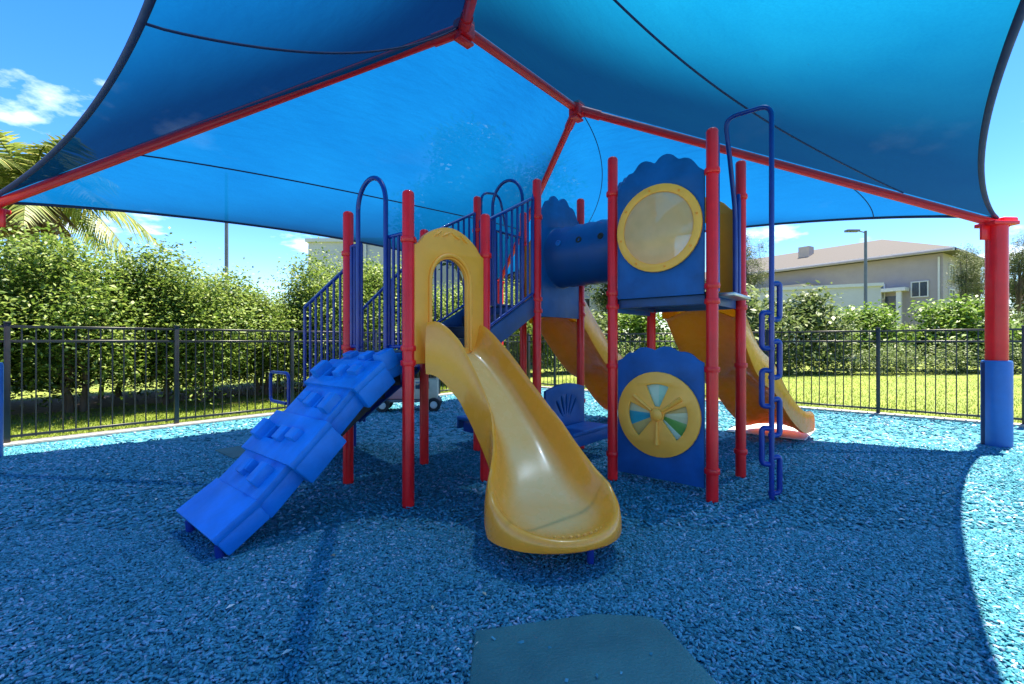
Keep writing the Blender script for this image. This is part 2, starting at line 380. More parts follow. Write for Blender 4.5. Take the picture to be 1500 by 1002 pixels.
# corner
s_ = ((FA-FB).dot(E2)); CORNER = FB + E1*((FA-FB).dot(E1))
me = bpy.data.meshes.new('lawn'); 
me.from_pydata([(-400, -300, 0), (400, -300, 0), (400, 700, 0), (-400, 700, 0)], [], [(0, 1, 2, 3)])
tag(link('lawn', me, M['lawn']), kind='structure')
def yard(a, b):                                   # a back from the corner along the left fence, b along the right fence
    return CORNER - E2*a - E1*b
me = bpy.data.meshes.new('mulch_bed')
q = [yard(.10, .10), yard(20, .10), yard(20, 16), yard(.10, 16)]
me.from_pydata([(p.x, p.y, .012) for p in q], [], [(0, 1, 2, 3)])
tag(link('mulch_bed', me, M['mulch_base']), kind='structure')

# rubber mulch chips: real chips, dense near the camera
def chips():
    def field(n, y0, y1, dens_pow):
        Y = y0+(y1-y0)*rng.random(n)**dens_pow
        X = (rng.random(n)*2-1)*(Y*1.17+.5)
        return X, Y
    xs, ys, ss = [], [], []
    for n, y0, y1, sz in ((82000, 1.5, 3.2, .0092), (66000, 3.0, 6.0, .0135), (40000, 5.8, 12.5, .021)):
        X, Y = field(n, y0, y1, .6); xs.append(X); ys.append(Y); ss.append(np.full(n, sz))
    X = np.concatenate(xs); Y = np.concatenate(ys); S = np.concatenate(ss)
    rel = np.stack([X-CORNER.x, Y-CORNER.y], 1)
    a = -(rel @ np.array([E2.x, E2.y])); b = -(rel @ np.array([E1.x, E1.y]))
    k = (a > .18) & (b > .18)
    # leave the mats free
    inm = (X > -.15) & (X < .68) & (Y < 2.10)
    onm = inm & (X > -.10) & (X < .60) & (rng.random(len(X)) < .004)
    k &= (~inm | onm)
    X, Y, S, onm = X[k], Y[k], S[k], onm[k]; n = len(X)
    base = np.array([[-1, -1, -1], [1, -1, -1], [1, 1, -1], [-1, 1, -1], [-1, -1, 1], [1, -1, 1], [1, 1, 1], [-1, 1, 1]], float)
    ln = S*(.7+rng.random(n)*1.1); wd = S*(.32+rng.random(n)*.28); ht = S*(.18+rng.random(n)*.25)
    V = base[None]*np.stack([ln, wd, ht], 1)[:, None, :]
    V *= (1+.5*(rng.random((n, 8, 3))-.5))
    yaw = rng.random(n)*2*PI; pit = (rng.random(n)-.5)*.9; rol = (rng.random(n)-.5)*1.0
    cy, sy, cp, sp, c_r, s_r = np.cos(yaw), np.sin(yaw), np.cos(pit), np.sin(pit), np.cos(rol), np.sin(rol)
    x, y, z = V[..., 0], V[..., 1], V[..., 2]
    y, z = y*c_r[:, None]-z*s_r[:, None], y*s_r[:, None]+z*c_r[:, None]
    x, z = x*cp[:, None]-z*sp[:, None], x*sp[:, None]+z*cp[:, None]
    x, y = x*cy[:, None]-y*sy[:, None], x*sy[:, None]+y*cy[:, None]
    V = np.stack([x+X[:, None], y+Y[:, None], z+(.014+rng.random(n)*.012+onm*.038)[:, None]], 2).reshape(-1, 3)
    f = np.array([[4, 5, 6, 7], [0, 1, 5, 4], [1, 2, 6, 5], [2, 3, 7, 6], [3, 0, 4, 7]])
    F = (f[None]+(np.arange(n)*8)[:, None, None]).reshape(-1, 4)
    o = link('rubber_mulch', np_mesh('rubber_mulch', V, F), M['mulch_chip'])
    tag(o, 'loose blue rubber mulch chips covering the whole play yard', 'mulch', kind='stuff')
chips()

# concrete mow strip beneath each fence
def kerb(p0, p1, name):
    bm = bmesh.new(); d = (p1-p0); l = d.length; a = math.atan2(d.y, d.x)
    box(bm, ((p0+p1)/2+Vector((0, 0, .02))), (l, .20, .07), .012, Matrix.Rotation(a, 4, 'Z'))
    tag(done(name, bm, M['concrete']), kind='structure')
kerb(CORNER+E2*.0, CORNER-E2*18, 'kerb_left'); kerb(CORNER-E1*.12, CORNER-E1*14, 'kerb_right')

# lawn grass beyond the fences
def grass():
    n = 130000
    u = rng.random(n); v = rng.random(n)
    half = n//2
    P = np.zeros((n, 2))
    c = np.array([CORNER.x, CORNER.y]); e1 = np.array([E1.x, E1.y]); e2 = np.array([E2.x, E2.y])
    P[:half] = c + e2*(.15+14*u[:half, None]**2) - e1*(16*v[:half, None]-.5)
    P[half:] = c + e1*(.15+3.4*u[half:, None]**1.3) - e2*(14*v[half:, None]-.5)
    h = .02+rng.random(n)*.035; a = rng.random(n)*2*PI; wd = .004+.004*rng.random(n)
    lean = (rng.random((n, 2))-.5)*.05
    V = np.zeros((n, 3, 3))
    V[:, 0, 0] = P[:, 0]-np.cos(a)*wd; V[:, 0, 1] = P[:, 1]-np.sin(a)*wd
    V[:, 1, 0] = P[:, 0]+np.cos(a)*wd; V[:, 1, 1] = P[:, 1]+np.sin(a)*wd
    V[:, 2, 0] = P[:, 0]+lean[:, 0]; V[:, 2, 1] = P[:, 1]+lean[:, 1]; V[:, 2, 2] = h
    F = np.arange(n*3).reshape(n, 3)
    tag(link('grass', np_mesh('grass', V.reshape(-1, 3), F), M['blade']), 'short sunlit lawn grass growing just outside the black fence', 'grass', kind='stuff')
grass()
# leaf litter bed under the hedge
me = bpy.data.meshes.new('planting_bed')
q = [CORNER+E1*2.3+E2*4, CORNER+E1*2.3-E2*16, CORNER+E1*6.5-E2*16, CORNER+E1*6.5+E2*4]
me.from_pydata([(p.x, p.y, .006) for p in q], [], [(0, 1, 2, 3)])
tag(link('planting_bed', me, M['soil']), kind='structure')

# ------------------------------------------------------------------ buildings behind
def wallbox(name, root, c, s, m, bev=0):
    bm = bmesh.new(); box(bm, c, s, bev); return done(name, bm, m, root)
def window(root, x, y, z, w_, h_, nrm='-y', frame='trim'):
    """a framed window on a wall facing local -y (or +x)"""
    bm = bmesh.new(); t = .09
    def B(c, s):
        if nrm == '-y': box(bm, (x+c[0], y-.04, z+c[1]), (s[0], .14, s[1]))
        else: box(bm, (x+.04, y+c[0], z+c[1]), (.14, s[0], s[1]))
    B((0, h_/2), (w_+t, t)); B((0, -h_/2), (w_+t, t)); B((-w_/2, 0), (t, h_-t)); B((w_/2, 0), (t, h_-t)); B((0, 0), (t*.7, h_-t))
    f = done('window', bm, M[frame], root)
    bm = bmesh.new()
    if nrm == '-y': box(bm, (x, y-.005, z), (w_-.02, .05, h_-.02))
    else: box(bm, (x+.005, y, z), (.05, w_-.02, h_-.02))
    done('pane', bm, M['glass'], f)
    return f
def hip_roof(root, x0, x1, y0, y1, z, rise, over=.6):
    bm = bmesh.new(); x0 -= over; x1 += over; y0 -= over; y1 += over; d = (y1-y0)/2
    lo = [bm.verts.new(p) for p in ((x0, y0, z), (x1, y0, z), (x1, y1, z), (x0, y1, z))]
    mid = [bm.verts.new(p) for p in ((x0, y0, z+.25), (x1, y0, z+.25), (x1, y1, z+.25), (x0, y1, z+.25))]
    rg = [bm.verts.new((x0+d, (y0+y1)/2, z+rise)), bm.verts.new((x1-d, (y0+y1)/2, z+rise))]
    for i in range(4): bm.faces.new((lo[i], lo[(i+1) % 4], mid[(i+1) % 4], mid[i]))
    bm.faces.new(lo[::-1])
    bm.faces.new((mid[0], mid[1], rg[1], rg[0])); bm.faces.new((mid[1], mid[2], rg[1])); bm.faces.new((mid[2], mid[3], rg[0], rg[1])); bm.faces.new((mid[3], mid[0], rg[0]))
    return done('roof', bm, M['roof'], root, ang=10)

# main building to the right: near corner at photo x 1385; local x runs along the long front wall towards the corner
bang = math.atan2(-10.5, 7.0)
bc = Vector((36.0, 38.0, 0))
bl = thing('apartment_building', 'large beige and mauve building with brown hipped roof, right of the playground beyond the lawn', 'building', bc, bang)
wallbox('wall', bl, (-13, 6, 4.4), (26, 12, 8.8), M['stucco_grey'])
wallbox('wall', bl, (-16, -.6, 3.6), (13, 1.6, 7.2), M['stucco_beige'])
rf = hip_roof(bl, -26, 0, 0, 12, 8.8, 3.0, .9)
wallbox('chimney', rf, (-12, 3.5, 10.9), (1.1, 1.1, 1.7), M['stucco_beige'])
wallbox('fascia', bl, (-13, -.96, 8.92), (27.8, .10, .30), M['trim'])
for k in range(8):
    window(bl, -24+k*3.0+1.5*(k > 5), 0 if k > 5 else (-1.4 if 1 < k < 6 else 0), 5.9, 1.1, 1.3)
for zz in (2.4, 5.2, 7.3):
    for k in range(3):
        window(bl, 0, 2.2+k*3.6, zz, 1.5, 1.3, '+x')
for xx in (-4.1, -2.7):
    wallbox('column', bl, (xx, -.75, 2.9), (.34, .34, 5.8), M['trim'])
wallbox('downpipe', bl, (-.25, -.08, 4.3), (.12, .12, 8.4), M['trim'])
wallbox('gutter', bl, (-13, -1.09, 8.86), (27.6, .12, .16), M['stucco_grey'])
wallbox('gutter', bl, (1.03, 6, 8.86), (.12, 13.6, .16), M['stucco_grey'])
for xx in (-9.5, -5.4): wallbox('vent', rf, (xx, 2.6, 9.95), (.35, .35, .6), M['brass_grey'])
wallbox('porch_roof', bl, (-3.4, -.55, 5.95), (2.4, 1.1, .3), M['trim'])
wallbox('door', bl, (-3.4, -.03, 4.3), (1.0, .06, 2.3), M['glass'])

wg = thing('low_building', 'low off-white flat-roofed wing in front of the brown-roofed building', 'building', (22.8, 32.5, 0), math.atan2(-4.2, 8))
wallbox('wall', wg, (-.9, 3, 2.6), (7.4, 6, 5.2), M['stucco_white'])
wallbox('parapet', wg, (-.9, 3, 5.3), (7.7, 6.3, .22), M['trim'])
window(wg, 1.6, 0, 2.9, 1.2, 1.4)

wh = thing('warehouse', 'long pale plain building behind the hedge at the back', 'building', (-3.6, 30, 0), R(-2))
wallbox('wall', wh, (0, 6, 4.0), (20, 12, 8.0), M['stucco_white'])
wallbox('parapet', wh, (0, 6, 8.12), (20.3, 12.3, .24), M['trim'])
wallbox('base_band', wh, (0, -.03, 1.0), (20.1, .12, .5), M['stucco_grey'])
for k in range(5): window(wh, -8+k*4, 0, 3.6, 1.4, 1.2)
wallbox('downpipe', wh, (-6.1, -.08, 4.0), (.12, .12, 7.8), M['trim'])
wallbox('downpipe', wh, (2.0, -.08, 4.0), (.12, .12, 7.8), M['trim'])

# ------------------------------------------------------------------ vegetation
def leaf_cloud(name, cen, sig, n, size, m, up=.8, aspect=.5, parent=None):
    """cen (k,3) cluster centres; n leaves scattered about them"""
    k = len(cen); ci = rng.integers(0, k, n)
    P = cen[ci] + rng.normal(size=(n, 3))*sig
    nr = rng.normal(size=(n, 3)); nr[:, 2] = np.abs(nr[:, 2])+up; nr /= np.linalg.norm(nr, axis=1)[:, None]
    t = rng.normal(size=(n, 3)); t -= nr*(t*nr).sum(1)[:, None]; t /= np.linalg.norm(t, axis=1)[:, None]
    b = np.cross(nr, t); s = size*(.6+.8*rng.random(n))[:, None]
    V = np.stack([P-t*s, P-b*s*aspect+nr*s*.15, P+t*s, P+b*s*aspect+nr*s*.15], 1).reshape(-1, 3)
    return np_mesh(name, V, np.arange(n*4).reshape(n, 4))
def crown_centres(k, rx, ry, rz, z0, inner=.35, rough=.22):
    d = rng.normal(size=(k, 3)); d /= np.linalg.norm(d, axis=1)[:, None]
    d[:, 2] = np.where(d[:, 2] < -.55, -d[:, 2], d[:, 2])
    r = inner+(1-inner)*rng.random(k)**.5
    lump = 1+rough*np.sin(d[:, 0]*5+rng.random()*6)*np.cos(d[:, 1]*4+rng.random()*6)+rough*.5*np.sin(d[:, 2]*9)
    return np.stack([d[:, 0]*rx*r*lump, d[:, 1]*ry*r*lump, z0+d[:, 2]*rz*r*lump], 1)
def trunk_bm(h, r, cen, nb, lean=.15):
    bm = bmesh.new(); ps = [Vector((0, 0, -.05))]
    for i in range(1, 6): ps.append(Vector((rnd.uniform(-lean, lean)*i/5, rnd.uniform(-lean, lean)*i/5, h*i/5)))
    tube(bm, catmull(ps, 3), [r*(1.25-.75*i/15) for i in range(16)], 8)
    for j in range(nb):
        c = Vector(cen[rnd.randrange(len(cen))]); s = ps[rnd.randrange(2, 5)]
        mid = (s+c)/2+Vector((rnd.uniform(-.1, .1), rnd.uniform(-.1, .1), -.05*h))
        q = catmull([s, mid, c], 3); tube(bm, q, [r*.5*(1-.8*i/(len(q)-1)) for i in range(len(q))], 5)
    return bm
plant_src = {}
def plant_kind(key, k, rx, ry, rz, z0, sig, n, size, m, th, tr, nb, multi=1, **kw):
    out = []
    for v in range(2):
        cen = crown_centres(k, rx, ry, rz, z0, **{a: b for a, b in kw.items() if a in ('inner', 'rough')})
        lm = leaf_cloud('crown', cen, sig, n, size, m, aspect=kw.get('aspect', .5)); lm.materials.append(M[m])
        bm = bmesh.new()
        for q in range(multi):
            b2 = trunk_bm(th, tr, cen, nb); off = Vector((rnd.uniform(-.35, .35), rnd.uniform(-.35, .35), 0)) if multi > 1 else Vector()
            for vv in b2.verts: vv.co += off
            tmp = bpy.data.meshes.new('t'); b2.to_mesh(tmp); b2.free(); bm.from_mesh(tmp); bpy.data.meshes.remove(tmp)
        sharp(bm, 60); tm = bpy.data.meshes.new('trunk'); bm.to_mesh(tm); bm.free(); tm.materials.append(M['bark'])
        out.append((lm, tm))
    plant_src[key] = out
def plant(key, name, label, cat, x, y, s=1, sz=None, group=None, v=0):
    r = thing(name, label, cat, (x, y, 0), rnd.uniform(0, 6.28), group)
    lm, tm = plant_src[key][v % 2]; r.scale = (s, s, sz or s)
    link('trunk', tm, None, r); link('crown', lm, None, r)
    return r
plant_kind('hedge', 150, 1.5, 1.5, 1.55, 1.50, .23, 38000, .044, 'leaf_hedge', 1.3, .05, 6, multi=3, inner=.45, rough=.30)
plant_kind('bush', 60, 1.3, 1.3, 1.0, 1.0, .2, 7000, .075, 'leaf_pale', .8, .05, 4, multi=2)
plant_kind('bright', 60, 1.3, 1.3, 1.0, 1.1, .2, 7000, .075, 'leaf_bright', .8, .05, 4, multi=2)
plant_kind('tree', 110, 2.6, 2.6, 2.6, 5.6, .32, 14000, .11, 'leaf_dark', 4.2, .16, 12, rough=.3)
plant_kind('pine', 42, 1.5, 1.5, 3.4, 8.0, .30, 9000, .11, 'leaf_pine', 9.5, .14, 22, rough=.4, inner=.15, aspect=.15)
# hedge row behind the left fence
hn = ['leftmost leafy shrub of the hedge, below the palm', 'second hedge shrub from the left behind the fence', 'full yellow-green hedge shrub right of the palm',
      'hedge shrub left of the gap with the cumulus cloud', 'lower hedge shrub in the dip below the cloud', 'hedge shrub right of the light pole',
      'tall hedge shrub just left of the stair railing', 'hedge shrub behind the blue stair railing', 'hedge shrub seen behind the climbing wall top', 'hedge shrub behind the yellow slide hood', 'last hedge shrub by the fence corner']
ts = [-2.0, -.2, 1.6, 3.3, 5.0, 6.6, 8.2, 10.0, 11.8, 13.6, 15.2]
for i, t in enumerate(ts):
    p = FA + E1*(3.4+rnd.uniform(-.25, .25)) + E2*(t-.6)
    s = [.98, .95, .95, .96, .82, .98, 1.0, .95, .98, 1.05, 1.05][i]
    plant('hedge', 'hedge_shrub', hn[i], 'shrub', p.x, p.y, s, s*[.98, 1.0, 1.02, 1.0, .95, 1.08, 1.1, 1.0, 1.0, 1.0, 1.0][i], 'shrubs of the tall hedge behind the left fence', i)
for i, t in enumerate([-1.0, .8, 2.6, 4.4, 6.2, 8.0, 9.8, 11.6]):
    p = FA + E1*(5.9+rnd.uniform(-.2, .2)) + E2*(t-.6)
    plant('hedge', 'hedge_shrub', 'dense shrub of the second row, showing only between the trunks of the front hedge', 'shrub', p.x, p.y, .95, .74, 'shrubs of the second hedge row', i+1)
# darker trees and bushes behind the back fence
spec = [('tree', 'tree', 'dark green tree behind the pale warehouse end, seen left of the slide', 'tree', -8.0, 25.0, .55),
        ('tree', 'tree', 'tall tree whose silhouette shows faintly through the blue canopy', 'tree', -2.2, 24.0, 1.35),
        ('tree', 'tree', 'second tall tree showing faintly through the canopy, right of the first', 'tree', 1.2, 27.0, 1.25),
        ('bush', 'shrub', 'pale green shrub beyond the back fence behind the tunnel', 'shrub', 3.0, 20.0, 1.15),
        ('bright', 'shrub', 'leafy shrub beyond the back fence between the two orange slides', 'shrub', 5.4, 19.5, 1.2),
        ('tree', 'tree', 'dark tree beyond the back fence seen beneath the round window panel', 'tree', 6.2, 26.0, .62),
        ('bush', 'shrub', 'large pale shrub right of the blue climbing pole', 'shrub', 12.4, 20.0, 1.55),
        ('bush', 'shrub', 'pale shrub behind the far orange slide', 'shrub', 9.4, 20.5, 1.7),
        ('bright', 'shrub', 'rounded bright green shrub in front of the low white wing', 'shrub', 17.2, 22.2, 1.28),
        ('bush', 'shrub', 'dull green shrub between the two bright shrubs at right', 'shrub', 19.4, 22.5, .95),
        ('bright', 'shrub', 'bright green shrub just left of the red canopy post', 'shrub', 20.4, 21.0, 1.38),
        ('bright', 'shrub', 'small dark-centred green shrub partly behind the red canopy post', 'shrub', 22.4, 20.9, 1.05),
        ('bush', 'shrub', 'shrub right of the red canopy post at the photo edge', 'shrub', 24.6, 21.5, 1.2),
        ('pine', 'pine_tree', 'thin pine tree rising just left of the blue climbing pole', 'tree', 12.9, 25.0, .62),
        ('pine', 'pine_tree', 'pine tree at the right end of the brown-roofed building', 'tree', 27.0, 27.0, .58),
        ('pine', 'pine_tree', 'second pine at the right end of the brown-roofed building', 'tree', 28.6, 28.0, .60),
        ('pine', 'pine_tree', 'pine tree right of the red canopy post at the photo edge', 'tree', 31.2, 28.0, .66),
        ('tree', 'tree', 'leafy tree at the far right edge of the photo', 'tree', 34.5, 29.0, .85)]
for i, (k, nm, lb, ct, x, y, s) in enumerate(spec): plant(k, nm, lb, ct, x, y, s, v=i)
# low clipped hedge band far behind the lawn
cen = np.stack([np.linspace(4, 34, 240), 17.5+rng.random(240)*1.2+np.linspace(0, 2.5, 240), .15+rng.random(240)*.75], 1)
lm = leaf_cloud('ground_cover', cen, .28, 30000, .06, 'leaf_hedge')
tag(link('ground_cover', lm, M['leaf_pale']), 'low band of clipped ground cover at the far side of the lawn', 'hedge', kind='stuff')

# palm
def palm():
    r = thing('palm_tree', 'palm with yellowing fronds and a skirt of dead leaves at the left edge', 'tree', (-14.6, 13.6, 0))
    bm = bmesh.new(); ps = [Vector((.03*math.sin(i), .02*i, i*.55)) for i in range(11)]
    tube(bm, ps, [.26-.008*i+(.02 if i % 2 else 0) for i in range(11)], 14)
    done('trunk', bm, M['palm_bark'], r, 60)
    top = Vector((0, .2, 6.0))
    def frond(az, el, ln, droop, m, name):
        n = 22; bmf = bmesh.new(); pts = []
        for i in range(n+1):
            t = i/n; h = ln*t; pts.append(top+Vector((math.cos(az)*h*math.cos(el)*(1-.15*t), math.sin(az)*h*math.cos(el)*(1-.15*t), ln*(math.sin(el)*t-droop*t*t))))
        tube(bmf, pts, [.03*(1-.8*i/n) for i in range(n+1)], 4)
        side = Vector((-math.sin(az), math.cos(az), 0))
        for i in range(3, n+1):
            fw = (pts[i]-pts[i-1]).normalized(); L_ = ln*.34*math.sin(PI*(.12+.83*i/n))
            for s in (-1, 1):
                for q in (0, .5):
                    p = pts[i]-fw*(ln/n)*q
                    d = (side*s*.85+fw*.6+Vector((0, 0, -.25-.35*rnd.random()))).normalized()
                    e = p+d*L_*rnd.uniform(.8, 1.05)+Vector((0, 0, -.12*L_)); wv = fw*.035
                    m_ = (p+e)/2+Vector((0, 0, .04))
                    a = [bmf.verts.new(v) for v in (p-wv, p+wv, m_+wv, m_-wv)]; bmf.faces.new(a)
                    c = bmf.verts.new(e); bmf.faces.new((a[3], a[2], c))
        done(name, bmf, m, r, 60)
    for k in range(26): frond(k*2.399, R(62-2.9*k), rnd.uniform(3.0, 3.8), .42+.012*k, M['frond'], 'frond')
    for k in range(18): frond(k*2.399+.5, R(-35-2.0*k), rnd.uniform(1.4, 2.0), .15, M['frond_dead'], 'dead_frond')
palm()

# poles
def pole(name, label, x, y, h, arm):
    r = thing(name, label, 'lamp post', (x, y, 0))
    bm = bmesh.new(); tube(bm, [(0, 0, 0), (0, 0, h)], [.10, .07], 12); lathe(bm, [(.17, 0), (.17, .25), (.1, .32)], 12); done('pole', bm, M['brass_grey'], r)
    if arm:
        bm = bmesh.new(); tube(bm, [(0, 0, h-.1), (arm*.5, 0, h+.0)], .035, 8); done('arm', bm, M['brass_grey'], r)
        bm = bmesh.new(); box(bm, (arm*.85, 0, h), (abs(arm)*.8, .32, .13), .03); done('lamp_head', bm, M['brass_grey'], r)
pole('lamp_post', 'grey parking lot lamp post in front of the brown-roofed building', 20.2, 26.0, 7.7, -.9)
pole('light_pole', 'plain grey pole rising behind the hedge left of the playground', -13.8, 22.0, 9.5, 0)
# ------------------------------------------------------------------ fences
picket_me = {}
def fence(origin, d, npan, first, label, bays_mat):
    """posts every PAN along d from first"""
    PAN = 1.8; H = 1.58
    r = thing('fence', label, 'fence', origin, math.atan2(d.y, d.x))
    def shared(key, f):
        if key not in picket_me:
            bm = bmesh.new(); f(bm); bmesh.ops.recalc_face_normals(bm, faces=bm.faces); sharp(bm); me = bpy.data.meshes.new(key.split('-')[0]); bm.to_mesh(me); bm.free(); me.materials.append(M['black_metal']); picket_me[key] = me
        return picket_me[key]
    pm = shared('post', lambda bm: (box(bm, (0, 0, .79), (.06, .06, 1.6), .004), box(bm, (0, 0, 1.60), (.072, .072, .025), .006)))
    km = shared('picket', lambda bm: box(bm, (0, 0, .82), (.016, .016, 1.44), .002, seg=1))
    rm = shared('rail', lambda bm: box(bm, (PAN/2, 0, 0), (PAN-.06, .026, .034), .003, seg=1))
    for i in range(npan+1):
        link('post', pm, None, r, ((first+i)*PAN, 0, 0))
        if i == npan: break
        for z in (1.55, 1.36, .13): link('rail', rm, None, r, ((first+i)*PAN, 0, z))
        for k in range(13):
            link('picket', km, None, r, ((first+i)*PAN+PAN*(k+1)/14, 0, rnd.uniform(-.002, .002)))
    return r
nl = int((CORNER-FA).length/1.8)
tL = (CORNER-FA).length
fence(CORNER-E2*(1.8*math.ceil(tL/1.8)), E2, math.ceil(tL/1.8)+1, -1, 'black metal picket fence on the left in front of the hedge', None).location = FA-E2*((1.8*math.ceil(tL/1.8))-tL)*0
# keep the left fence on its measured posts: the last bay ends at the corner post
tR = (CORNER-FB).length
fence(FB, -E1, math.ceil(tR/1.8)+3, -math.ceil(tR/1.8), 'black metal picket fence on the right in front of the sunny lawn', None)

# ------------------------------------------------------------------ shade canopy
PL, PR, PB = Vector((-6.005, 5.18, 2.87)), Vector((6.23, 5.85, 2.87)), Vector((-.33, 11.7, 2.87))
PN = PL+PR-PB
R1, R2 = Vector((-.50, 4.73, 4.60)), Vector((.905, 6.36, 4.60))
shade = thing('shade_canopy', 'blue fabric shade canopy on a red steel hip frame over the playground', 'canopy', (0, 5.5, 0))
so = Vector((0, 5.5, 0))
def cpt(Pa, Pb, Ra, Rb, s, t, d, sag, lift=0):
    e = Pa.lerp(Pb, s); top = Ra.lerp(Rb, s)
    inw = ((Ra+Rb)/2-(Pa+Pb)/2); k = d/Vector((inw.x, inw.y, 0)).length
    e2 = e + inw*k*(4*s*(1-s))**.85
    p = e2.lerp(top, t)
    a = (Pb-Pa).normalized(); nrm = a.cross(inw).normalized()
    if nrm.z < 0: nrm = -nrm
    p = p - nrm*sag*math.sin(PI*t)**.8*math.sin(PI*s)**.9 if 0 < t < 1 and 0 < s < 1 else p
    return p + Vector((0, 0, .075)) + nrm*lift - so
PANELS = [('PLN', PL, PN, R1, R1, .70, .22), ('PBR', PB, PR, R2, R2, .56, .20), ('PLB', PL, PB, R1, R2, .52, .20), ('PNR', PN, PR, R1, R2, .41, .24)]
for nm, Pa, Pb, Ra, Rb, d, sag in PANELS:
    bm = bmesh.new(); ns, ntt = 48, 28; g = []
    for i in range(ns+1):
        row = []
        for j in range(ntt+1): row.append(bm.verts.new(cpt(Pa, Pb, Ra, Rb, i/ns, j/ntt, d, sag)))
        g.append(row)
    for i in range(ns):
        for j in range(ntt): bm.faces.new((g[i][j], g[i+1][j], g[i+1][j+1], g[i][j+1]))
    bmesh.ops.remove_doubles(bm, verts=bm.verts, dist=1e-4)
    for f in bm.faces: f.smooth = True
    me = bpy.data.meshes.new('fabric_panel'); bm.to_mesh(me); bm.free()
    fab = link('fabric_panel', me, M['cloth_lit' if nm == 'PNR' else 'cloth'], shade)
    bm = bmesh.new(); tube(bm, [cpt(Pa, Pb, Ra, Rb, i/ns, 0, d, sag) for i in range(ns+1)], .024, 8); done('hem_cord', bm, M['hem'], fab, 60)
    def seam(f0, f1, r=.009):
        bmx = bmesh.new(); pts = []
        for i in range(31):
            q = i/30; pts.append(cpt(Pa, Pb, Ra, Rb, f0[0]+(f1[0]-f0[0])*q, f0[1]+(f1[1]-f0[1])*q, d, sag, -.012))
        tube(bmx, pts, r, 6); done('seam', bmx, M['hem'], fab, 60)
    if nm == 'PLN': seam((.5, 0), (.5, .96)); seam((.06, 0), (.0, .28), .006)
    if nm == 'PLB': seam((.02, .30), (.98, .42))
    if nm == 'PNR': seam((.10, .55), (.985, .20))
    if nm == 'PBR': seam((.25, 0), (.6, .98), .006); seam((.86, 0), (.97, .3), .006)
def beam(name, a, b, r, ext=0):
    bm = bmesh.new(); d = (b-a).normalized(); tube(bm, [a-so-d*ext, b-so], r, 16); return done(name, bm, M['canopy_red'], shade)
for P_, Rr in ((PL, R1), (PN, R1), (PB, R2), (PR, R2)):
    hb = beam('hip_beam', P_, Rr, .052, .12)
    bm = bmesh.new(); d = (Rr-P_).normalized(); q = P_-so
    tube(bm, [q+d*((Rr-P_).length-.34), q+d*((Rr-P_).length-.05)], .064, 16)
    done('coupling', bm, M['canopy_red'], hb)
beam('ridge_beam', R1, R2, .052)
for Rr in (R1, R2):
    bm = bmesh.new(); box(bm, Rr-so+Vector((0, 0, -.01)), (.17, .17, .19), .02, Matrix.Rotation(TH, 4, 'Z'))
    box(bm, Rr-so+Vector((0, 0, -.13)), (.20, .10, .03), .006, Matrix.Rotation(TH, 4, 'Z')); done('peak_bracket', bm, M['canopy_red'], shade)
for P_ in (PL, PR, PB, PN):
    b_ = P_-so; d = ((R1+R2)/2-P_); az = math.atan2(d.y, d.x)
    bm = bmesh.new(); ft = Vector((b_.x, b_.y, 0))
    tube(bm, [ft, ft+Vector((0, 0, 2.55)), ft+Vector((0, 0, 2.84))], [.108, .108, .108], 24)
    po = done('post', bm, M['canopy_red'], shade)
    bm = bmesh.new(); Rz = Matrix.Rotation(az, 4, 'Z')
    box(bm, ft+Vector((0, 0, 2.86)), (.34, .25, .05), .008, Rz)
    box(bm, ft+Rz@Vector((-.12, 0, 2.91)), (.20, .14, .07), .02, Rz)
    box(bm, ft+Rz@Vector((.15, 0, 2.76)), (.14, .03, .2), .008, Rz)
    done('top_plate', bm, M['canopy_red'], po)
    bm = bmesh.new(); lathe(bm, [(.11, .0), (.142, .005), (.146, .03), (.146, 1.08), (.140, 1.11), (.11, 1.115)], 32, Matrix.Translation(ft))
    done('pad', bm, M['pad'], po)
    bm = bmesh.new(); box(bm, ft+Vector((-.142, .03, .56)), (.012, .05, 1.06), .004); done('pad_flap', bm, M['hem'], po)

# ------------------------------------------------------------------ play structure (local x = towards back right, local y = towards back left)
PO = Vector((-.841, 3.69, 0))
play = thing('play_structure', 'red, blue and yellow playground set with slides, tunnel and climbers under the canopy', 'playground', PO, TH)
H1, H2 = 1.27, 1.78
def post(x, y, top, clamps):
    bm = bmesh.new(); r = .048
    lathe(bm, [(r, -.02), (r, top-.02), (r*.9, top-.005), (r*.6, top+.006), (0, top+.008)], 20, Matrix.Translation((x, y, 0)))
    p = done('post', bm, M['red'], play, 50)
    for z in clamps:
        bm = bmesh.new(); lathe(bm, [(r, z-.022), (r+.011, z-.022), (r+.014, z-.012), (r+.014, z+.012), (r+.011, z+.022), (r, z+.022)], 20, Matrix.Translation((x, y, 0)))
        box(bm, (x+r+.016, y, z), (.022, .034, .034), .004); done('clamp', bm, M['red'], p, 50)
    return p
X0, X1, X2, X3 = 0, .90, 1.72, 2.62
Y0, Y1, Y2, Y3 = 0, .92, -.92, -1.84
for x, y in ((X0, Y0), (X0, Y1), (X1, Y0), (X1, Y1)): post(x, y, 2.57, (H1-.09, H1+.03, 2.18))
for x, y in ((X2, Y0), (X2, Y1), (X3, Y0), (X3, Y1)): post(x, y, 3.13, (H2-.09, H2+.04, 2.72, .62))
for x, y in ((X2, Y2), (X3, Y2), (X2, Y3), (X3, Y3)): post(x, y, 3.13, (H2-.09, H2+.04, 2.78, 1.12, .27))
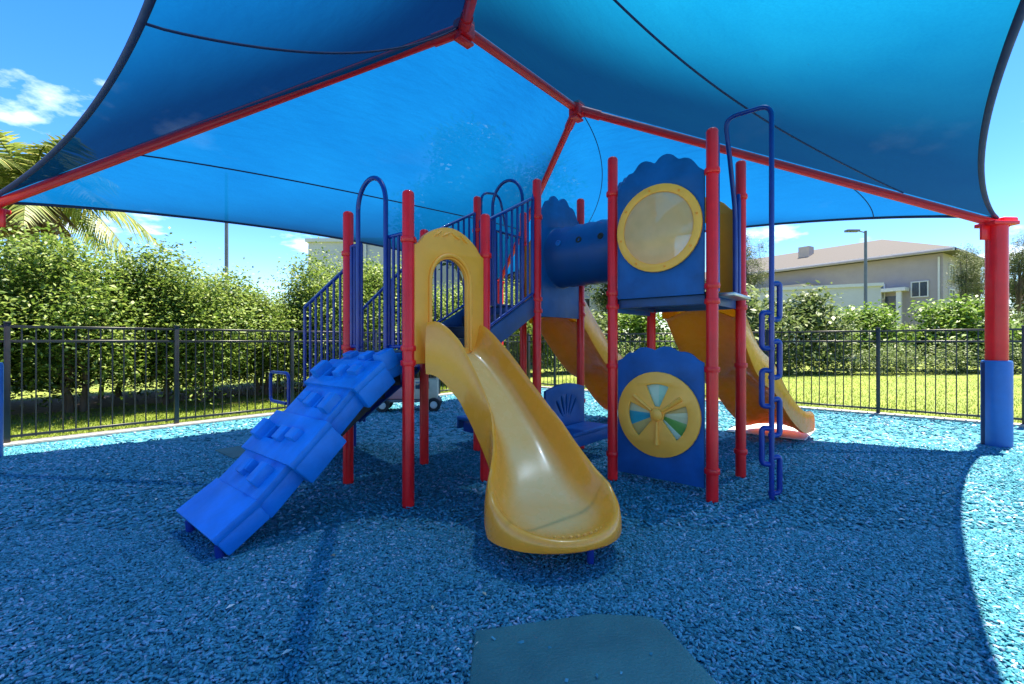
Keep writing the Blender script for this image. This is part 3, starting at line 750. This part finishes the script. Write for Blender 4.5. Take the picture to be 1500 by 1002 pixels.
def deck(x0, x1, y0, y1, z):
    bm = bmesh.new(); box(bm, ((x0+x1)/2, (y0+y1)/2, z-.012), (x1-x0-.06, y1-y0-.06, .024), .006)
    d = done('deck', bm, M['deck'], play)
    bm = bmesh.new()
    for (cx, cy, sx, sy) in (((x0+x1)/2, y0+.045, x1-x0-.10, .03), ((x0+x1)/2, y1-.045, x1-x0-.10, .03), (x0+.045, (y0+y1)/2, .03, y1-y0-.14), (x1-.045, (y0+y1)/2, .03, y1-y0-.14)):
        box(bm, (cx, cy, z-.065), (sx, sy, .08), .004)
    for k in range(1, 4): box(bm, (x0+(x1-x0)*k/4, (y0+y1)/2, z-.055), (.03, y1-y0-.14, .055), .003)
    done('deck_frame', bm, M['deck_edge'], d)
deck(X0, X1, Y0, Y1, H1); deck(X2, X3, Y0, Y1, H2); deck(X2, X3, Y3, Y2, H2)

def arc_pts(cx, cz, r, a0, a1, n): return [(cx+r*math.cos(a0+(a1-a0)*i/n), cz+r*math.sin(a0+(a1-a0)*i/n)) for i in range(n+1)]
def circ(cx, cz, r, n=40): return [(cx+r*math.cos(2*PI*i/n), cz+r*math.sin(2*PI*i/n)) for i in range(n)]
MT = catmull([(0, 0, 0), (.06, .035, 0), (.13, .115, 0), (.2, .13, 0), (.27, .19, 0), (.34, .205, 0), (.41, .185, 0), (.46, .165, 0), (.52, .205, 0), (.59, .22, 0), (.66, .20, 0), (.73, .15, 0), (.80, .145, 0), (.87, .115, 0), (.94, .04, 0), (1, 0, 0)], 4)
def mountain(W, z0, edge, rise, bumps=.05, nb=4):
    return [(0, z0), (W, z0)]+[(W*p.x, edge+(rise+bumps)*p.y/.2) for p in reversed(MT)]
def sheet(name, outl, th, origin, xdir, m, parent=play, bev=.004):
    return done(name, panel_mesh(outl, th, frame_mtx(origin, xdir), bev), m, parent, 30)
# -- round window panel at the upper deck, facing the camera (plane x = X2)
PW = .92-.13
org = (X2, Y2-.065, 0); xd = (0, -1, 0)
wp = sheet('window_panel', [mountain(PW, H2-.02, 2.80, .15), circ(PW/2, 2.37, .332)], .03, org, xd, M['panel_blue'])
def fm(a, z, off): # point on the facing side of that plane
    return Vector((X2-off, Y2-.065-a, z))
# frame_mtx normal: xdir x z = (0,-1,0)x(0,0,1) = (-1,0,0)  -> faces the camera side
rg = sheet('window_ring', [circ(PW/2, 2.37, .385), circ(PW/2, 2.37, .328)], .03, (X2-.031, org[1], 0), xd, M['ring'], wp, .008)
bm = bmesh.new(); T = Matrix.Translation(fm(PW/2, 2.37, .018)) @ Matrix.Rotation(-PI/2, 4, 'Y')
lathe(bm, [(.33*math.cos(a), .09*math.sin(a)) for a in [PI/2*i/8 for i in range(9)]], 40, T); done('bubble_window', bm, M['window_bubble'], wp, 60)
for k in range(8):
    a = 2*PI*k/8+.2;  bm = bmesh.new(); lathe(bm, [(.011, 0), (.009, .006), (0, .008)], 10, Matrix.Translation(fm(PW/2+.356*math.cos(a), 2.37+.356*math.sin(a), .046)) @ Matrix.Rotation(-PI/2, 4, 'Y')); done('bolt', bm, M['orange'], wp)
# -- spinner panel below it
sp = sheet('spinner_panel', [mountain(PW, .12, 1.17, .09, .035), circ(PW/2, .70, .30)], .03, org, xd, M['panel_blue'])
def wedge(a0, a1, r0, r1, n=12):
    return [(PW/2+r1*math.cos(R(a0+(a1-a0)*i/n)), .70+r1*math.sin(R(a0+(a1-a0)*i/n))) for i in range(n+1)]+[(PW/2+r0*math.cos(R(a1)), .70+r0*math.sin(R(a1))), (PW/2+r0*math.cos(R(a0)), .70+r0*math.sin(R(a0)))]
sheet('spinner_disc', [circ(PW/2, .70, .375), wedge(66, 114, .07, .28), wedge(158, 232, .07, .28), wedge(-52, 22, .07, .28)], .028, (X2-.031, org[1], 0), xd, M['ring'], sp, .008)
pc = [mat('pane_seafoam', (.30, .50, .36), .3, var=.1), mat('pane_teal', (.02, .27, .34), .3, var=.1), mat('pane_green', (.10, .27, .05), .3, var=.1), mat('pane_cream', (.55, .50, .28), .3, var=.1), mat('pane_white', (.42, .50, .36), .3, var=.05), mat('pane_tan', (.5, .33, .10), .3, var=.1)]
secs = [(60, 88, 0), (88, 120, 4), (150, 178, 3), (178, 205, 1), (205, 238, 5), (-58, -40, 4), (-40, -14, 2), (-14, 8, 3), (8, 28, 5)]
for a0, a1, ci in secs:
    sheet('spinner_pane', [wedge(a0, a1, .03, .295, 8)], .012, (X2-.004, org[1], 0), xd, pc[ci], sp, .002)
bm = bmesh.new(); lathe(bm, [(.055, 0), (.055, .02), (.035, .035), (0, .04)], 20, Matrix.Translation(fm(PW/2, .70, .045)) @ Matrix.Rotation(-PI/2, 4, 'Y')); done('hub', bm, M['ring'], sp)
for a in (36, 144, 270):
    bm = bmesh.new(); tube(bm, [fm(PW/2+.06*math.cos(R(a)), .70+.06*math.sin(R(a)), .05), fm(PW/2+.27*math.cos(R(a)), .70+.27*math.sin(R(a)), .05)], [.014, .022], 8); done('spoke_rib', bm, M['ring'], sp)
# -- tunnel panels and tunnel (between y=0 and y=-.92 at x centre 2.17)
TX = (X2+X3)/2; TZ = 2.33; TR = .335
for yy in (Y0, Y2):
    sheet('tunnel_panel', [mountain(X3-X2-.13, H2-.14, 2.82, .15), circ((X3-X2-.13)/2, TZ, TR-.02)], .03, (X2+.065, yy, 0), (1, 0, 0), M['panel_blue'])
bm = bmesh.new(); T = Matrix.Translation((TX, Y0+.03, TZ)) @ Matrix.Rotation(PI/2, 4, 'X'); Lt = .92+.06
prof = [(TR+.05, 0), (TR+.05, .035), (TR+.012, .05)]
for i in range(1, 12): prof.append((TR+.006+.006*math.cos(i*PI), .05+(Lt-.1)*i/12))
prof += [(TR+.012, Lt-.05), (TR+.05, Lt-.035), (TR+.05, Lt), (TR-.02, Lt), (TR-.02, 0), (TR+.05, 0)]
lathe(bm, prof, 48, T); tun = done('tunnel', bm, M['tube_blue'], play, 45)
for k, yy in enumerate((-.20, -.46, -.72)):
    for a in (200, 340):
        c = Vector((TX+(TR+.012)*math.cos(R(a)), yy, TZ+.02-(TR+.012)*math.sin(R(a))*.0+ (.10)))
        n = Vector((math.cos(R(a)), 0, .28)).normalized()
        c = Vector((TX, yy, TZ))+n*(TR+.006)
        bm = bmesh.new(); lathe(bm, [(.034, 0), (.034, .010), (.022, .012), (.020, .004), (0, .003)], 16, Matrix.Translation(c) @ n.to_track_quat('Z', 'Y').to_matrix().to_4x4())
        done('porthole', bm, [M['pad'], M['rubber'], M['rubber']][k], tun)
# -- yellow entry hoods
def hood(origin, xdir, W, zb, oh, m, w0, w1):
    H = 1.0; n = 24
    top = []
    for i in range(n+1):
        t = 1-i/n; top.append((W*t, zb+H-.13+.04*min(1, 8*t, 8*(1-t))+.165*math.sin(PI*max(0, min(1, (t-.06)/.88)))**.85))
    outl = [(0, zb-.09), (W, zb-.09)]+top
    hw = (w1-w0)/2; cx = (w0+w1)/2; zc = zb+oh-hw
    hole = [(w0, zb+.02), (w1, zb+.02)]+arc_pts(cx, zc, hw, 0, PI, 16)
    h = sheet('entry_hood', [outl, hole], .05, origin, xdir, m, play, .012)
    # raised rim round the opening and leaf-like embossed ribs
    M4 = frame_mtx(origin, xdir)
    bm = bmesh.new(); rp = [(w0-.02, zb+.0)]+[(w0-.02, zc)]+arc_pts(cx, zc, hw+.02, PI, 0, 16)+[(w1+.02, zb+.0)]
    tube(bm, [M4 @ Vector((a, b, .028)) for a, b in rp], .018, 8); done('opening_rim', bm, m, h, 60)
    for (a, ang) in ((.30, 35), (.42, 25), (.56, -25), (.68, -35)):
        bm = bmesh.new(); c = Vector((W*a, zb+H-.03+.05*math.sin(PI*a), .025)); dd = Vector((math.cos(R(ang)), math.sin(R(ang)), 0))*.055
        tube(bm, [M4 @ (c-dd), M4 @ c, M4 @ (c+dd)], [.004, .014, .004], 8); done('embossed_leaf', bm, m, h, 60)
    return h
# hood normals: want outward = -y for the front slide: xdir x z: (1,0,0)x(0,0,1) = (0,-1,0)
hood((X0+.055, Y0, 0), (1, 0, 0), X1-X0-.11, H1, .82, M['yellow_panel'], .17, .60)
# back slides: outward = +x : xdir (0,1,0) x z = (1,0,0)
hood((X3, Y0+.055, 0), (0, 1, 0), Y1-Y0-.11, H2, .85, M['orange'], .18, .62)
hood((X3, Y3+.055, 0), (0, 1, 0), Y2-Y3-.11, H2, .85, M['orange'], .18, .62)

# -- slides: outline curve with a trough profile
def slide(name, cl, zf, wf, hf, L_, Rend, m, name2=None, hump=0, lipf=.45):
    """cl(s)->(x,y); s runs 0..L_; the end is a half disc of radius Rend about cl(L_)"""
    prof = [(-.035, -.62), (-.055, -.30), (-.05, .35), (-.03, .8), (.0, .98), (.035, 1.0), (.075, .93), (.11, .78), (.16, .55), (.23, .30), (.32, .12), (.45, .03), (.62, .0), (.8, 0), (1, 0)]
    ns, na = 46, 34; cols = []
    def frame(s):
        e = 1e-3; a = Vector((*cl(max(0, s-e)), 0)); b = Vector((*cl(s+e), 0)); t = (b-a).normalized()
        return Vector((*cl(s), 0)), t, Vector((-t.y, t.x, 0))
    for i in range(ns+1): s = L_*i/ns; c, t, n = frame(s); cols.append((c, n, wf(s), s, 1, Vector((0, 0, 0)), i))
    cE, tE, nE = frame(L_)
    for i in range(1, na): a = PI/2-PI*i/na; cols.append((cE, (nE*math.sin(a)+tE*math.cos(a)).normalized(), Rend, L_, 2, None, a))
    for i in range(ns, -1, -1): s = L_*i/ns; c, t, n = frame(s); cols.append((c, -n, wf(s), s, 1, None, i))
    bm = bmesh.new(); lay = bm.verts.layers.float.new('bed'); G = []
    for c, n, wd, s, kind, _, q in cols:
        row = []
        for a, h in prof:
            p = c+n*wd*(1-a)
            s2 = s if kind == 1 else L_+max(0, (p-c).dot(tE))
            zb = zf(s2); hh = hf(s2)
            if kind == 2:
                fr = max(0, math.cos(q))**.75; hh = hf(L_)*(1-fr)+hf(L_)*lipf*fr
            else: fr = 0
            z = zb+h*hh if h >= 0 else zb+h*hh*.9
            if hump and a > .4: z += hump*math.cos(PI/2*(1-a)/.6)*min(1, s/.3)*(1-fr)*max(0, 1-max(0, s-L_+.3)/.3)
            v = bm.verts.new((p.x, p.y, z)); v[lay] = max(0, min(1, (a-.22)/.35)); row.append(v)
        G.append(row)
    for i in range(len(G)-1):
        for j in range(len(prof)-1):
            try: bm.faces.new((G[i][j], G[i+1][j], G[i+1][j+1], G[i][j+1]))
            except ValueError: pass
    # underside shell
    UN = []
    for (c, n, wd, s, kind, _, q), row in zip(cols, G):
        p = row[0].co; inn = Vector((c.x, c.y, p.z-.03)); 
        u1 = bm.verts.new(p.lerp(inn, .12)+Vector((0, 0, -.0))); u2 = bm.verts.new((c.x, c.y, min(v.co.z for v in row[-2:])-.045))
        u0 = bm.verts.new(p.lerp(Vector((c.x, c.y, row[-1].co.z-.04)), .35))
        UN.append((u1, u0, u2))
    for i in range(len(G)-1):
        A, B = G[i], G[i+1]; a, b = UN[i], UN[i+1]
        for f in ((B[0], A[0], a[0], b[0]), (b[0], a[0], a[1], b[1]), (b[1], a[1], a[2], b[2])):
            bm.faces.new(f)
    bmesh.ops.remove_doubles(bm, verts=bm.verts, dist=1e-4)
    return done(name, bm, m, play, 55)
def smooth(a, b, x): t = max(0, min(1, (x-a)/(b-a))); return t*t*(3-2*t)
def lin(pts, x):
    for (a, b), (c, d) in zip(pts, pts[1:]):
        if x <= c: return b+(d-b)*smooth(a, c, x)*.35+(d-b)*((x-a)/(c-a))*.65 if x >= a else b
    return pts[-1][1]
def spl(pts):
    q = catmull([(a, b, 0) for a, b in pts], 12)
    xs = np.array([v.x for v in q]); ys = np.array([v.y for v in q])
    return lambda s: float(np.interp(s, xs, ys))
# front slide
SL = 1.30
cx_ = spl([(0, .46), (.35, .53), (.7, .51), (.95, .40), (1.30, .13), (1.7, -.10)])
zf1 = spl([(0, 1.24), (.10, 1.22), (.28, 1.06), (.62, .68), (.90, .42), (1.12, .29), (1.32, .235), (1.55, .215), (1.75, .21)])
wf1 = spl([(0, .365), (.12, .345), (.30, .30), (.45, .285), (.75, .285), (.98, .32), (1.14, .37), (1.24, .405), (1.32, .415)])
hf1 = spl([(0, .27), (.25, .30), (.7, .28), (1.0, .23), (1.3, .17), (1.8, .14)])
fs = slide('slide', lambda s: (cx_(s), Y0-.03-s), zf1, wf1, hf1, SL, .415, M['slide_front'], lipf=.24)
bm = bmesh.new(); tube(bm, rounded([(.12, -1.62, -.02), (.12, -1.62, .17), (.14, -1.35, .19)], .05), .022, 10); done('foot', bm, M['blue_metal'], fs)
for k in range(15):
    a = R(-52+104*k/14); c = Vector((cx_(SL)+math.sin(a)*.355, Y0-.03-SL-math.cos(a)*.355, .243))
    bm = bmesh.new(); lathe(bm, [(.014, -.014), (.013, 0), (.008, .009), (0, .011)], 8, Matrix.Translation(c)); done('grip_nub', bm, M['ring'], fs)
# back slides
def back_slide(yc, bend, L_):
    zf2 = spl([(0, 1.75), (.15, 1.72), (.5, 1.40), (.95, 1.04), (1.35, .86), (1.8, .50), (2.2, .27), (2.5, .23), (3.2, .24)])
    wf2 = spl([(0, .36), (1.0, .37), (1.9, .38), (3.0, .40)])
    hf2 = spl([(0, .26), (1.2, .24), (2.0, .2), (3.2, .15)])
    cy = spl([(0, yc), (.6, yc), (1.4, yc-bend*.35), (2.2, yc-bend*.8), (2.6, yc-bend), (3.1, yc-bend*1.25)])
    s = slide('slide', lambda s: (X3+.03+s, cy(s)), zf2, wf2, hf2, L_, .40, M['slide_back'], hump=.09)
    bm = bmesh.new(); tube(bm, rounded([(X3+L_, yc-bend, -.02), (X3+L_, yc-bend, .15), (X3+L_-.15, yc-bend, .19)], .05), .022, 10); done('foot', bm, M['blue_metal'], s)
back_slide((Y0+Y1)/2, 0, 2.3); back_slide((Y2+Y3)/2-.03, .34, 2.5)

# -- railings with single balusters
def railing(p0, p1, h, nb, r=.013, parent=play, ends=True, plate=0):
    """p0,p1 = bottom rail ends"""
    a, b = Vector(p0), Vector(p1); up = Vector((0, 0, h)); bm = bmesh.new()
    tube(bm, [a+up, b+up], .018, 8); tube(bm, [a, b], .016, 8)
    if ends: tube(bm, [a, a+up], .018, 8); tube(bm, [b, b+up], .018, 8)
    r_ = done('railing', bm, M['blue_metal'], parent, 50)
    for i in range(1, nb+1):
        p = a.lerp(b, i/(nb+1)); bm = bmesh.new(); tube(bm, [p, p+up], r, 7, caps=False); done('baluster', bm, M['blue_metal'], r_, 60)
    return r_
def arch(p0, p1, z0, z1, r=.019):
    a, b = Vector(p0), Vector(p1); m_ = (a+b)/2; h = (b-a)/2; hw = h.length; pts = [Vector((a.x, a.y, z0))]
    for i in range(17):
        t = PI*i/16; p = m_-h*math.cos(t); pts.append(Vector((p.x, p.y, z1-hw*1.15+hw*1.15*math.sin(t))))
    pts.append(Vector((b.x, b.y, z0))); bm = bmesh.new(); tube(bm, pts, r, 10); return done('arch_rail', bm, M['blue_metal'], play, 60)
# entry above the climbing wall (x = 0 plane)
arch((-.03, .27, 0), (-.03, .70, 0), H1, 2.78, .021)
railing((0, .06, H1+.04), (0, .27, H1+.04), .93, 2); railing((0, .70, H1+.04), (0, .86, H1+.04), .93, 2)
# transfer stairs going to the back left (y = .92 ->), rails measured from the photograph
railing((0.02, .98, 1.22), (0.02, 1.84, .88), .84, 6); railing((.88, .98, 1.45), (.88, 2.12, .88), .88, 8)
st = [(1.12, 1.06), (1.42, .88), (1.72, .70), (2.02, .52)]
for y, z in st:
    bm = bmesh.new(); box(bm, (.45, y, z), (.78, .32, .035), .006); box(bm, (.45, y+.15, z-.09), (.78, .02, .15), .003); done('stair_tread', bm, M['deck'], play)
for x in (.03, .87):
    bm = bmesh.new(); a0, a1 = Vector((x, .95, 1.14)), Vector((x, 2.2, .40)); dv = a1-a0
    box(bm, (a0+a1)/2, (.03, dv.length, .16), .004, Matrix.Rotation(math.atan2(dv.z, dv.y), 4, 'X')); done('stringer', bm, M['blue_metal'], play)
bm = bmesh.new(); box(bm, (.45, 2.50, .36), (.86, .62, .04), .008); td = done('transfer_deck', bm, M['deck'], play)
for x in (.06, .84):
    for y in (2.25, 2.76):
        bm = bmesh.new(); tube(bm, [(x, y, 0), (x, y, .34)], .03, 10); done('leg', bm, M['blue_metal'], td)
for x in (-.02, .92):
    bm = bmesh.new(); tube(bm, rounded([(x, 2.14, .34), (x, 2.14, 1.0), (x, 2.62, 1.0), (x, 2.62, .66), (x, 2.2, .66)], .07), .019, 9); done('handle_loop', bm, M['blue_metal'], td, 60)
# stairs from the low deck up to the tunnel deck
def slope(x, z0, z1): return z0+(z1-z0)*(x-.96)/(1.66-.96)
for y in (0.01, .91):
    railing((.96, y, 1.50), (1.66, y, 1.88), 1.04, 7)
    bm = bmesh.new(); a0, a1 = Vector((.93, y, 1.34)), Vector((1.70, y, 1.76)); dv = a1-a0
    box(bm, (a0+a1)/2, (dv.length, .03, .19), .004, Matrix.Rotation(-math.atan2(dv.z, dv.x), 4, 'Y')); done('stringer', bm, M['deck_edge'], play)
for k in range(3):
    bm = bmesh.new(); box(bm, (1.06+.26*k, .46, 1.37+.135*k), (.28, .84, .03), .005); box(bm, (.93+.26*k, .46, 1.31+.135*k), (.02, .84, .11), .003); done('stair_tread', bm, M['deck'], play)
arch((X2+.02, .22, 0), (X2+.02, .68, 0), H2, 3.23, .019)
railing((X2, .70, H2+.05), (X2, .87, H2+.05), 1.0, 2)
railing((X2+.06, Y1, H2+.05), (X3-.06, Y1, H2+.05), .95, 7)
bm = bmesh.new(); tube(bm, rounded([(X2+.05, Y1-.02, 2.75), (X2+.05, Y1-.02, 3.2), (X2+.35, Y1-.05, 3.24), (X2+.52, Y1-.05, 2.7)], .12), .016, 8); done('grab_rail', bm, M['blue_metal'], play, 60)
bm = bmesh.new(); tube(bm, rounded([(X2-.06, .02, 1.84), (X2-.06, .02, 2.85), (X2-.02, .02, 3.0), (X2+.02, .05, 3.02)], .06), .016, 8); done('grab_rail', bm, M['blue_metal'], play, 60)
# upper deck ladder opening (plane y = Y3)
for xx in (X2+.10, X3-.12):
    bm = bmesh.new(); tube(bm, [(xx, Y3-.01, H2), (xx, Y3-.01, 3.10 if xx < 2 else 2.72)], .022, 10); done('side_rail', bm, M['blue_metal'], play)
bm = bmesh.new(); box(bm, (X3-.045, Y3, 2.30), (.10, .03, .98), .006); done('side_panel', bm, M['blue_metal'], play)
bm = bmesh.new(); box(bm, (TX, Y3-.06, H2-.02), (.55, .14, .03), .006); done('entry_step', bm, M['bolt'], play)
# pod climber pole with overhead hoop
cpx, cpy = 2.09, -2.21
bm = bmesh.new(); tube(bm, rounded([(cpx, cpy, -.02), (cpx, cpy, 3.36), (cpx+.0, Y3-.0, 3.36), (cpx+.16, Y3+.0, 3.02), (X3-.2, Y3, 2.60), (X3-.2, Y3, H2)], .10, 6), .021, 10)
cp = done('climbing_pole', bm, M['blue_metal'], play, 60)
vl = Vector((.65, -.76, 0))                      # local direction that runs across the picture: world +x
wx = Vector((math.cos(-TH), math.sin(-TH), 0))   # world +x in local axes
zs = [1.76, 1.50, 1.20, .92, .64, .30]
for k in range(7):
    z1 = 1.84-.245*k; z0 = z1-.30; s = 1 if k % 2 == 0 else -1
    p = Vector((cpx, cpy, 0)); d = (wx*s + (Vector((0, 1, 0)) if s < 0 else Vector((0, 1, 0)))*.25).normalized()
    pts = [p+Vector((0, 0, z1)), p+d*.078+Vector((0, 0, z1+.01)), p+d*.078+Vector((0, 0, z0)), p+Vector((0, 0, z0))]
    bm = bmesh.new(); tube(bm, rounded(pts, .035, 4), .023, 9); done('foot_loop', bm, M['blue_metal'], cp, 60)
    bm = bmesh.new(); tube(bm, [p+Vector((0, 0, z0-.016)), p+Vector((0, 0, z0+.016))], .027, 12); done('collar', bm, M['blue_metal'], cp)

# -- climbing wall (plane x=0, runs to -x)
cw_c = (Y0+Y1)/2
P_ = [(-.0, 1.25), (-.20, 1.17), (-.42, 1.00), (-.66, .76), (-.90, .53), (-1.12, .32), (-1.34, .17)]
W_ = [.68, .80, .68, .84, .70, .74]; D_ = [.12, .165, .13, .18, .13, .12]
bm = bmesh.new(); segs = []
for i in range(len(P_)-1):
    a, b = Vector((P_[i][0], 0, P_[i][1])), Vector((P_[i+1][0], 0, P_[i+1][1])); dv = a-b; an = math.atan2(dv.z, dv.x)
    Rm = Matrix.Rotation(-an, 4, 'Y'); c = (a+b)/2+Vector((0, cw_c, 0)); up = Rm @ Vector((0, 0, 1))
    lift = (.0, .018, 0, .02, 0, .01)[i]
    box(bm, c+up*(lift-.045-D_[i]/2), (dv.length+.03, W_[i], D_[i]), .014, Rm, 2)
    segs.append((c+up*lift, Rm, dv.length, W_[i]))
cw = done('climbing_wall', bm, M['blue_plastic'], play)
bm = bmesh.new(); a, b = Vector((-.06, cw_c, 1.00)), Vector((-.55, cw_c, .62)); dv = a-b
box(bm, (a+b)/2, (dv.length, .56, .08), .01, Matrix.Rotation(-math.atan2(dv.z, dv.x), 4, 'Y')); done('underside', bm, M['rubber'], cw)
# every step: a raised plate with a finger pocket let into it, and blocky holds beside the pocket
POCK = [(-.18, .0), (.14, .0), (-.12, .0), (.13, .0), (-.06, .02), None]
for i, (c, Rm, ln, wd) in enumerate(segs):
    T = Matrix.Translation(c) @ Rm; hl, hw_ = (ln+.025)/2, wd/2-.006
    ol = [[(-hl, -hw_), (hl, -hw_), (hl, hw_), (-hl, hw_)]]
    if POCK[i]:
        py, px = POCK[i]; ol.append([(px-.06, py-.085), (px+.06, py-.085), (px+.06, py+.085), (px-.06, py+.085)])
    bmp = panel_mesh(ol, .055, T @ Matrix.Translation((0, 0, -.022)), .008); done('step_plate', bmp, M['blue_plastic'], cw, 30)
    if not POCK[i]: continue
    for (ax, ay, sl, sw, sh) in ((px+.0, py+(.155 if py < 0 else -.155), .13, .12, .05), (px-.01, py-(.15 if py < 0 else -.15), .17, .11, .075), (px+.02, -py*1.45, .10, .15, .045)):
        if abs(ay)+sw/2 > wd/2+.02: ay = math.copysign(wd/2-sw/2+.02, ay)
        bm = bmesh.new(); vs = box(bm, (0, 0, 0), (sl, sw, sh*2), .009, None, 2)
        for v in vs:
            if v.co.z > 0: v.co.x *= .86; v.co.y *= .90
        for v in bm.verts: v.co = T @ (v.co+Vector((ax, ay, 0)))
        done('hand_hold', bm, M['blue_plastic'], cw)
for y in (-.30, .30):
    bm = bmesh.new(); tube(bm, [(-1.29, cw_c+y, -.02), (-1.30, cw_c+y, .10)], .028, 12); done('foot', bm, M['blue_metal'], cw)
# -- benches below the tunnel deck
def bench(y, s):
    n = 20; W = X3-X2-.12
    def z_(t): return .80+.06*math.sin(PI*t)
    outl = [(0, .34), (W, .34)]+[(W*(1-i/n), z_(1-i/n)) for i in range(n+1)]
    holes = []
    for k in range(5):
        a = R(90+(k-2)*17); c = Vector((W/2, .38)); u_ = Vector((math.cos(a), math.sin(a))); v_ = Vector((-u_.y, u_.x))
        hp = []
        for i in range(14):
            t = 2*PI*i/14; hp.append(tuple(c+u_*(.25+.13*math.cos(t))+v_*(.024+.008*math.cos(t))*math.sin(t)))
        holes.append(hp)
    b = sheet('bench_back', [outl]+holes, .04, (X2+.06, y+s*.07, 0), (1, 0, 0), M['panel_blue'], play, .01)
    bm = bmesh.new(); box(bm, ((X2+X3)/2, y+s*.27, .36), (W, .34, .05), .018, None, 3); done('bench_seat', bm, M['panel_blue'], b)
    bm = bmesh.new(); box(bm, ((X2+X3)/2, y+s*.42, .29), (W, .03, .13), .01); done('seat_skirt', bm, M['panel_blue'], b)
    for xx in (X2+.12, X3-.12):
        bm = bmesh.new(); box(bm, (xx, y+s*.22, .27), (.03, .28, .16), .006); done('seat_bracket', bm, M['blue_metal'], b)
bench(Y0, -1); bench(Y1, 1)

# ------------------------------------------------------------------ loose things
def mat_pad(label, pts, h, m, loc):
    bm = bmesh.new(); lo = [bm.verts.new((x, y, 0)) for x, y in pts]
    c = Vector((sum(p[0] for p in pts)/len(pts), sum(p[1] for p in pts)/len(pts)))
    ring = []
    for k, (f, z) in enumerate(((.985, h*.55), (.90, h), )):
        ring.append([bm.verts.new((c.x+(x-c.x)*f, c.y+(y-c.y)*f, z)) for x, y in pts])
    rows = [lo]+ring; n = len(pts)
    for a, b in zip(rows, rows[1:]):
        for i in range(n): bm.faces.new((a[i], a[(i+1) % n], b[(i+1) % n], b[i]))
    bm.faces.new(rows[-1])
    o = done('wear_mat', bm, m, None, 15, loc=loc); tag(o, label, 'mat'); return o
mat_pad('dark teal rubber mat lying on the mulch in the foreground', [(-.49, -.40), (.53, -.40), (.46, -.13), (.38, .22), (.33, .25), (.08, .27), (-.49, .14)], .03, M['mat'], (.32, 1.93, .022))
p = PO+E2*5.35+E1*-1.45
mat_pad('pale mat at the foot of the far right slide', [(-.45, -.5), (.6, -.5), (.6, .5), (-.45, .5)], .02, M['mat_pale'], (p.x+.12, p.y-.05, .028)).rotation_euler = (0, 0, TH)
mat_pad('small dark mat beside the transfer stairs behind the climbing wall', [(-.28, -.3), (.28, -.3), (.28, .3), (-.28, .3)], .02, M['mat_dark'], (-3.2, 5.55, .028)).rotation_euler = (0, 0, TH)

# toy wagon by the back fence
cart = thing('play_cart', 'low wheeled play cart with cream and pink box body beside the back fence', 'toy cart', (-2.02, 8.9, .02), R(6))
bm = bmesh.new(); box(bm, (0, 0, .20), (1.25, .42, .05), .012); done('chassis', bm, M['brass_grey'], cart)
for x in (-.46, .50):
    for y in (-.24, .24):
        bm = bmesh.new(); T = Matrix.Translation((x, y, .13)) @ Matrix.Rotation(PI/2, 4, 'X')
        lathe(bm, [(.07, -.04), (.12, -.045), (.132, -.03), (.132, .03), (.12, .045), (.07, .04)], 24, T); wl = done('wheel', bm, M['rubber'], cart)
        bm = bmesh.new(); lathe(bm, [(0, -.042), (.05, -.04), (.071, -.03), (.071, .03), (.05, .04), (0, .042)], 18, T); done('hub', bm, M['trim'], wl)
bm = bmesh.new(); box(bm, (.26, 0, .42), (.62, .40, .38), .03); done('body', bm, M['cream'], cart)
bm = bmesh.new(); box(bm, (-.32, 0, .33), (.5, .40, .20), .03); done('bonnet', bm, M['pink'], cart)
bm = bmesh.new(); box(bm, (.28, 0, .80), (.72, .46, .04), .015); done('roof', bm, M['cream'], cart)
for x in (-.03, .56):
    for y in (-.18, .18):
        bm = bmesh.new(); tube(bm, [(x, y, .58), (x, y, .79)], .018, 8); done('roof_post', bm, M['cream'], cart)
bm = bmesh.new(); box(bm, (.28, -.205, .50), (.26, .012, .14), .004); done('window', bm, M['glass'], cart)

# dry leaf scraps scattered on the mulch
bits = []
for k in range(70):
    y = rnd.uniform(1.9, 7.5); x = rnd.uniform(-1, 1)*y*1.05; a = rnd.uniform(0, 6.28); l = rnd.uniform(.008, .026)
    c, q = math.cos(a)*l, math.sin(a)*l; z = .036
    bits.append([(x-c, y-q, z), (x+q*.45, y-c*.45, z+.006), (x+c, y+q, z+.004), (x-q*.45, y+c*.45, z+.008)])
V = np.array(bits).reshape(-1, 3)
M['scrap'] = leafmat('dry_leaf_scrap', (.30, .22, .12), (.5, .45, .35), (.75, .72, .65), .1)
tag(link('leaf_litter', np_mesh('leaf_litter', V, np.arange(len(V)).reshape(-1, 4)), M['scrap']), 'tiny dry leaf scraps scattered over the blue mulch', 'leaves', kind='stuff')
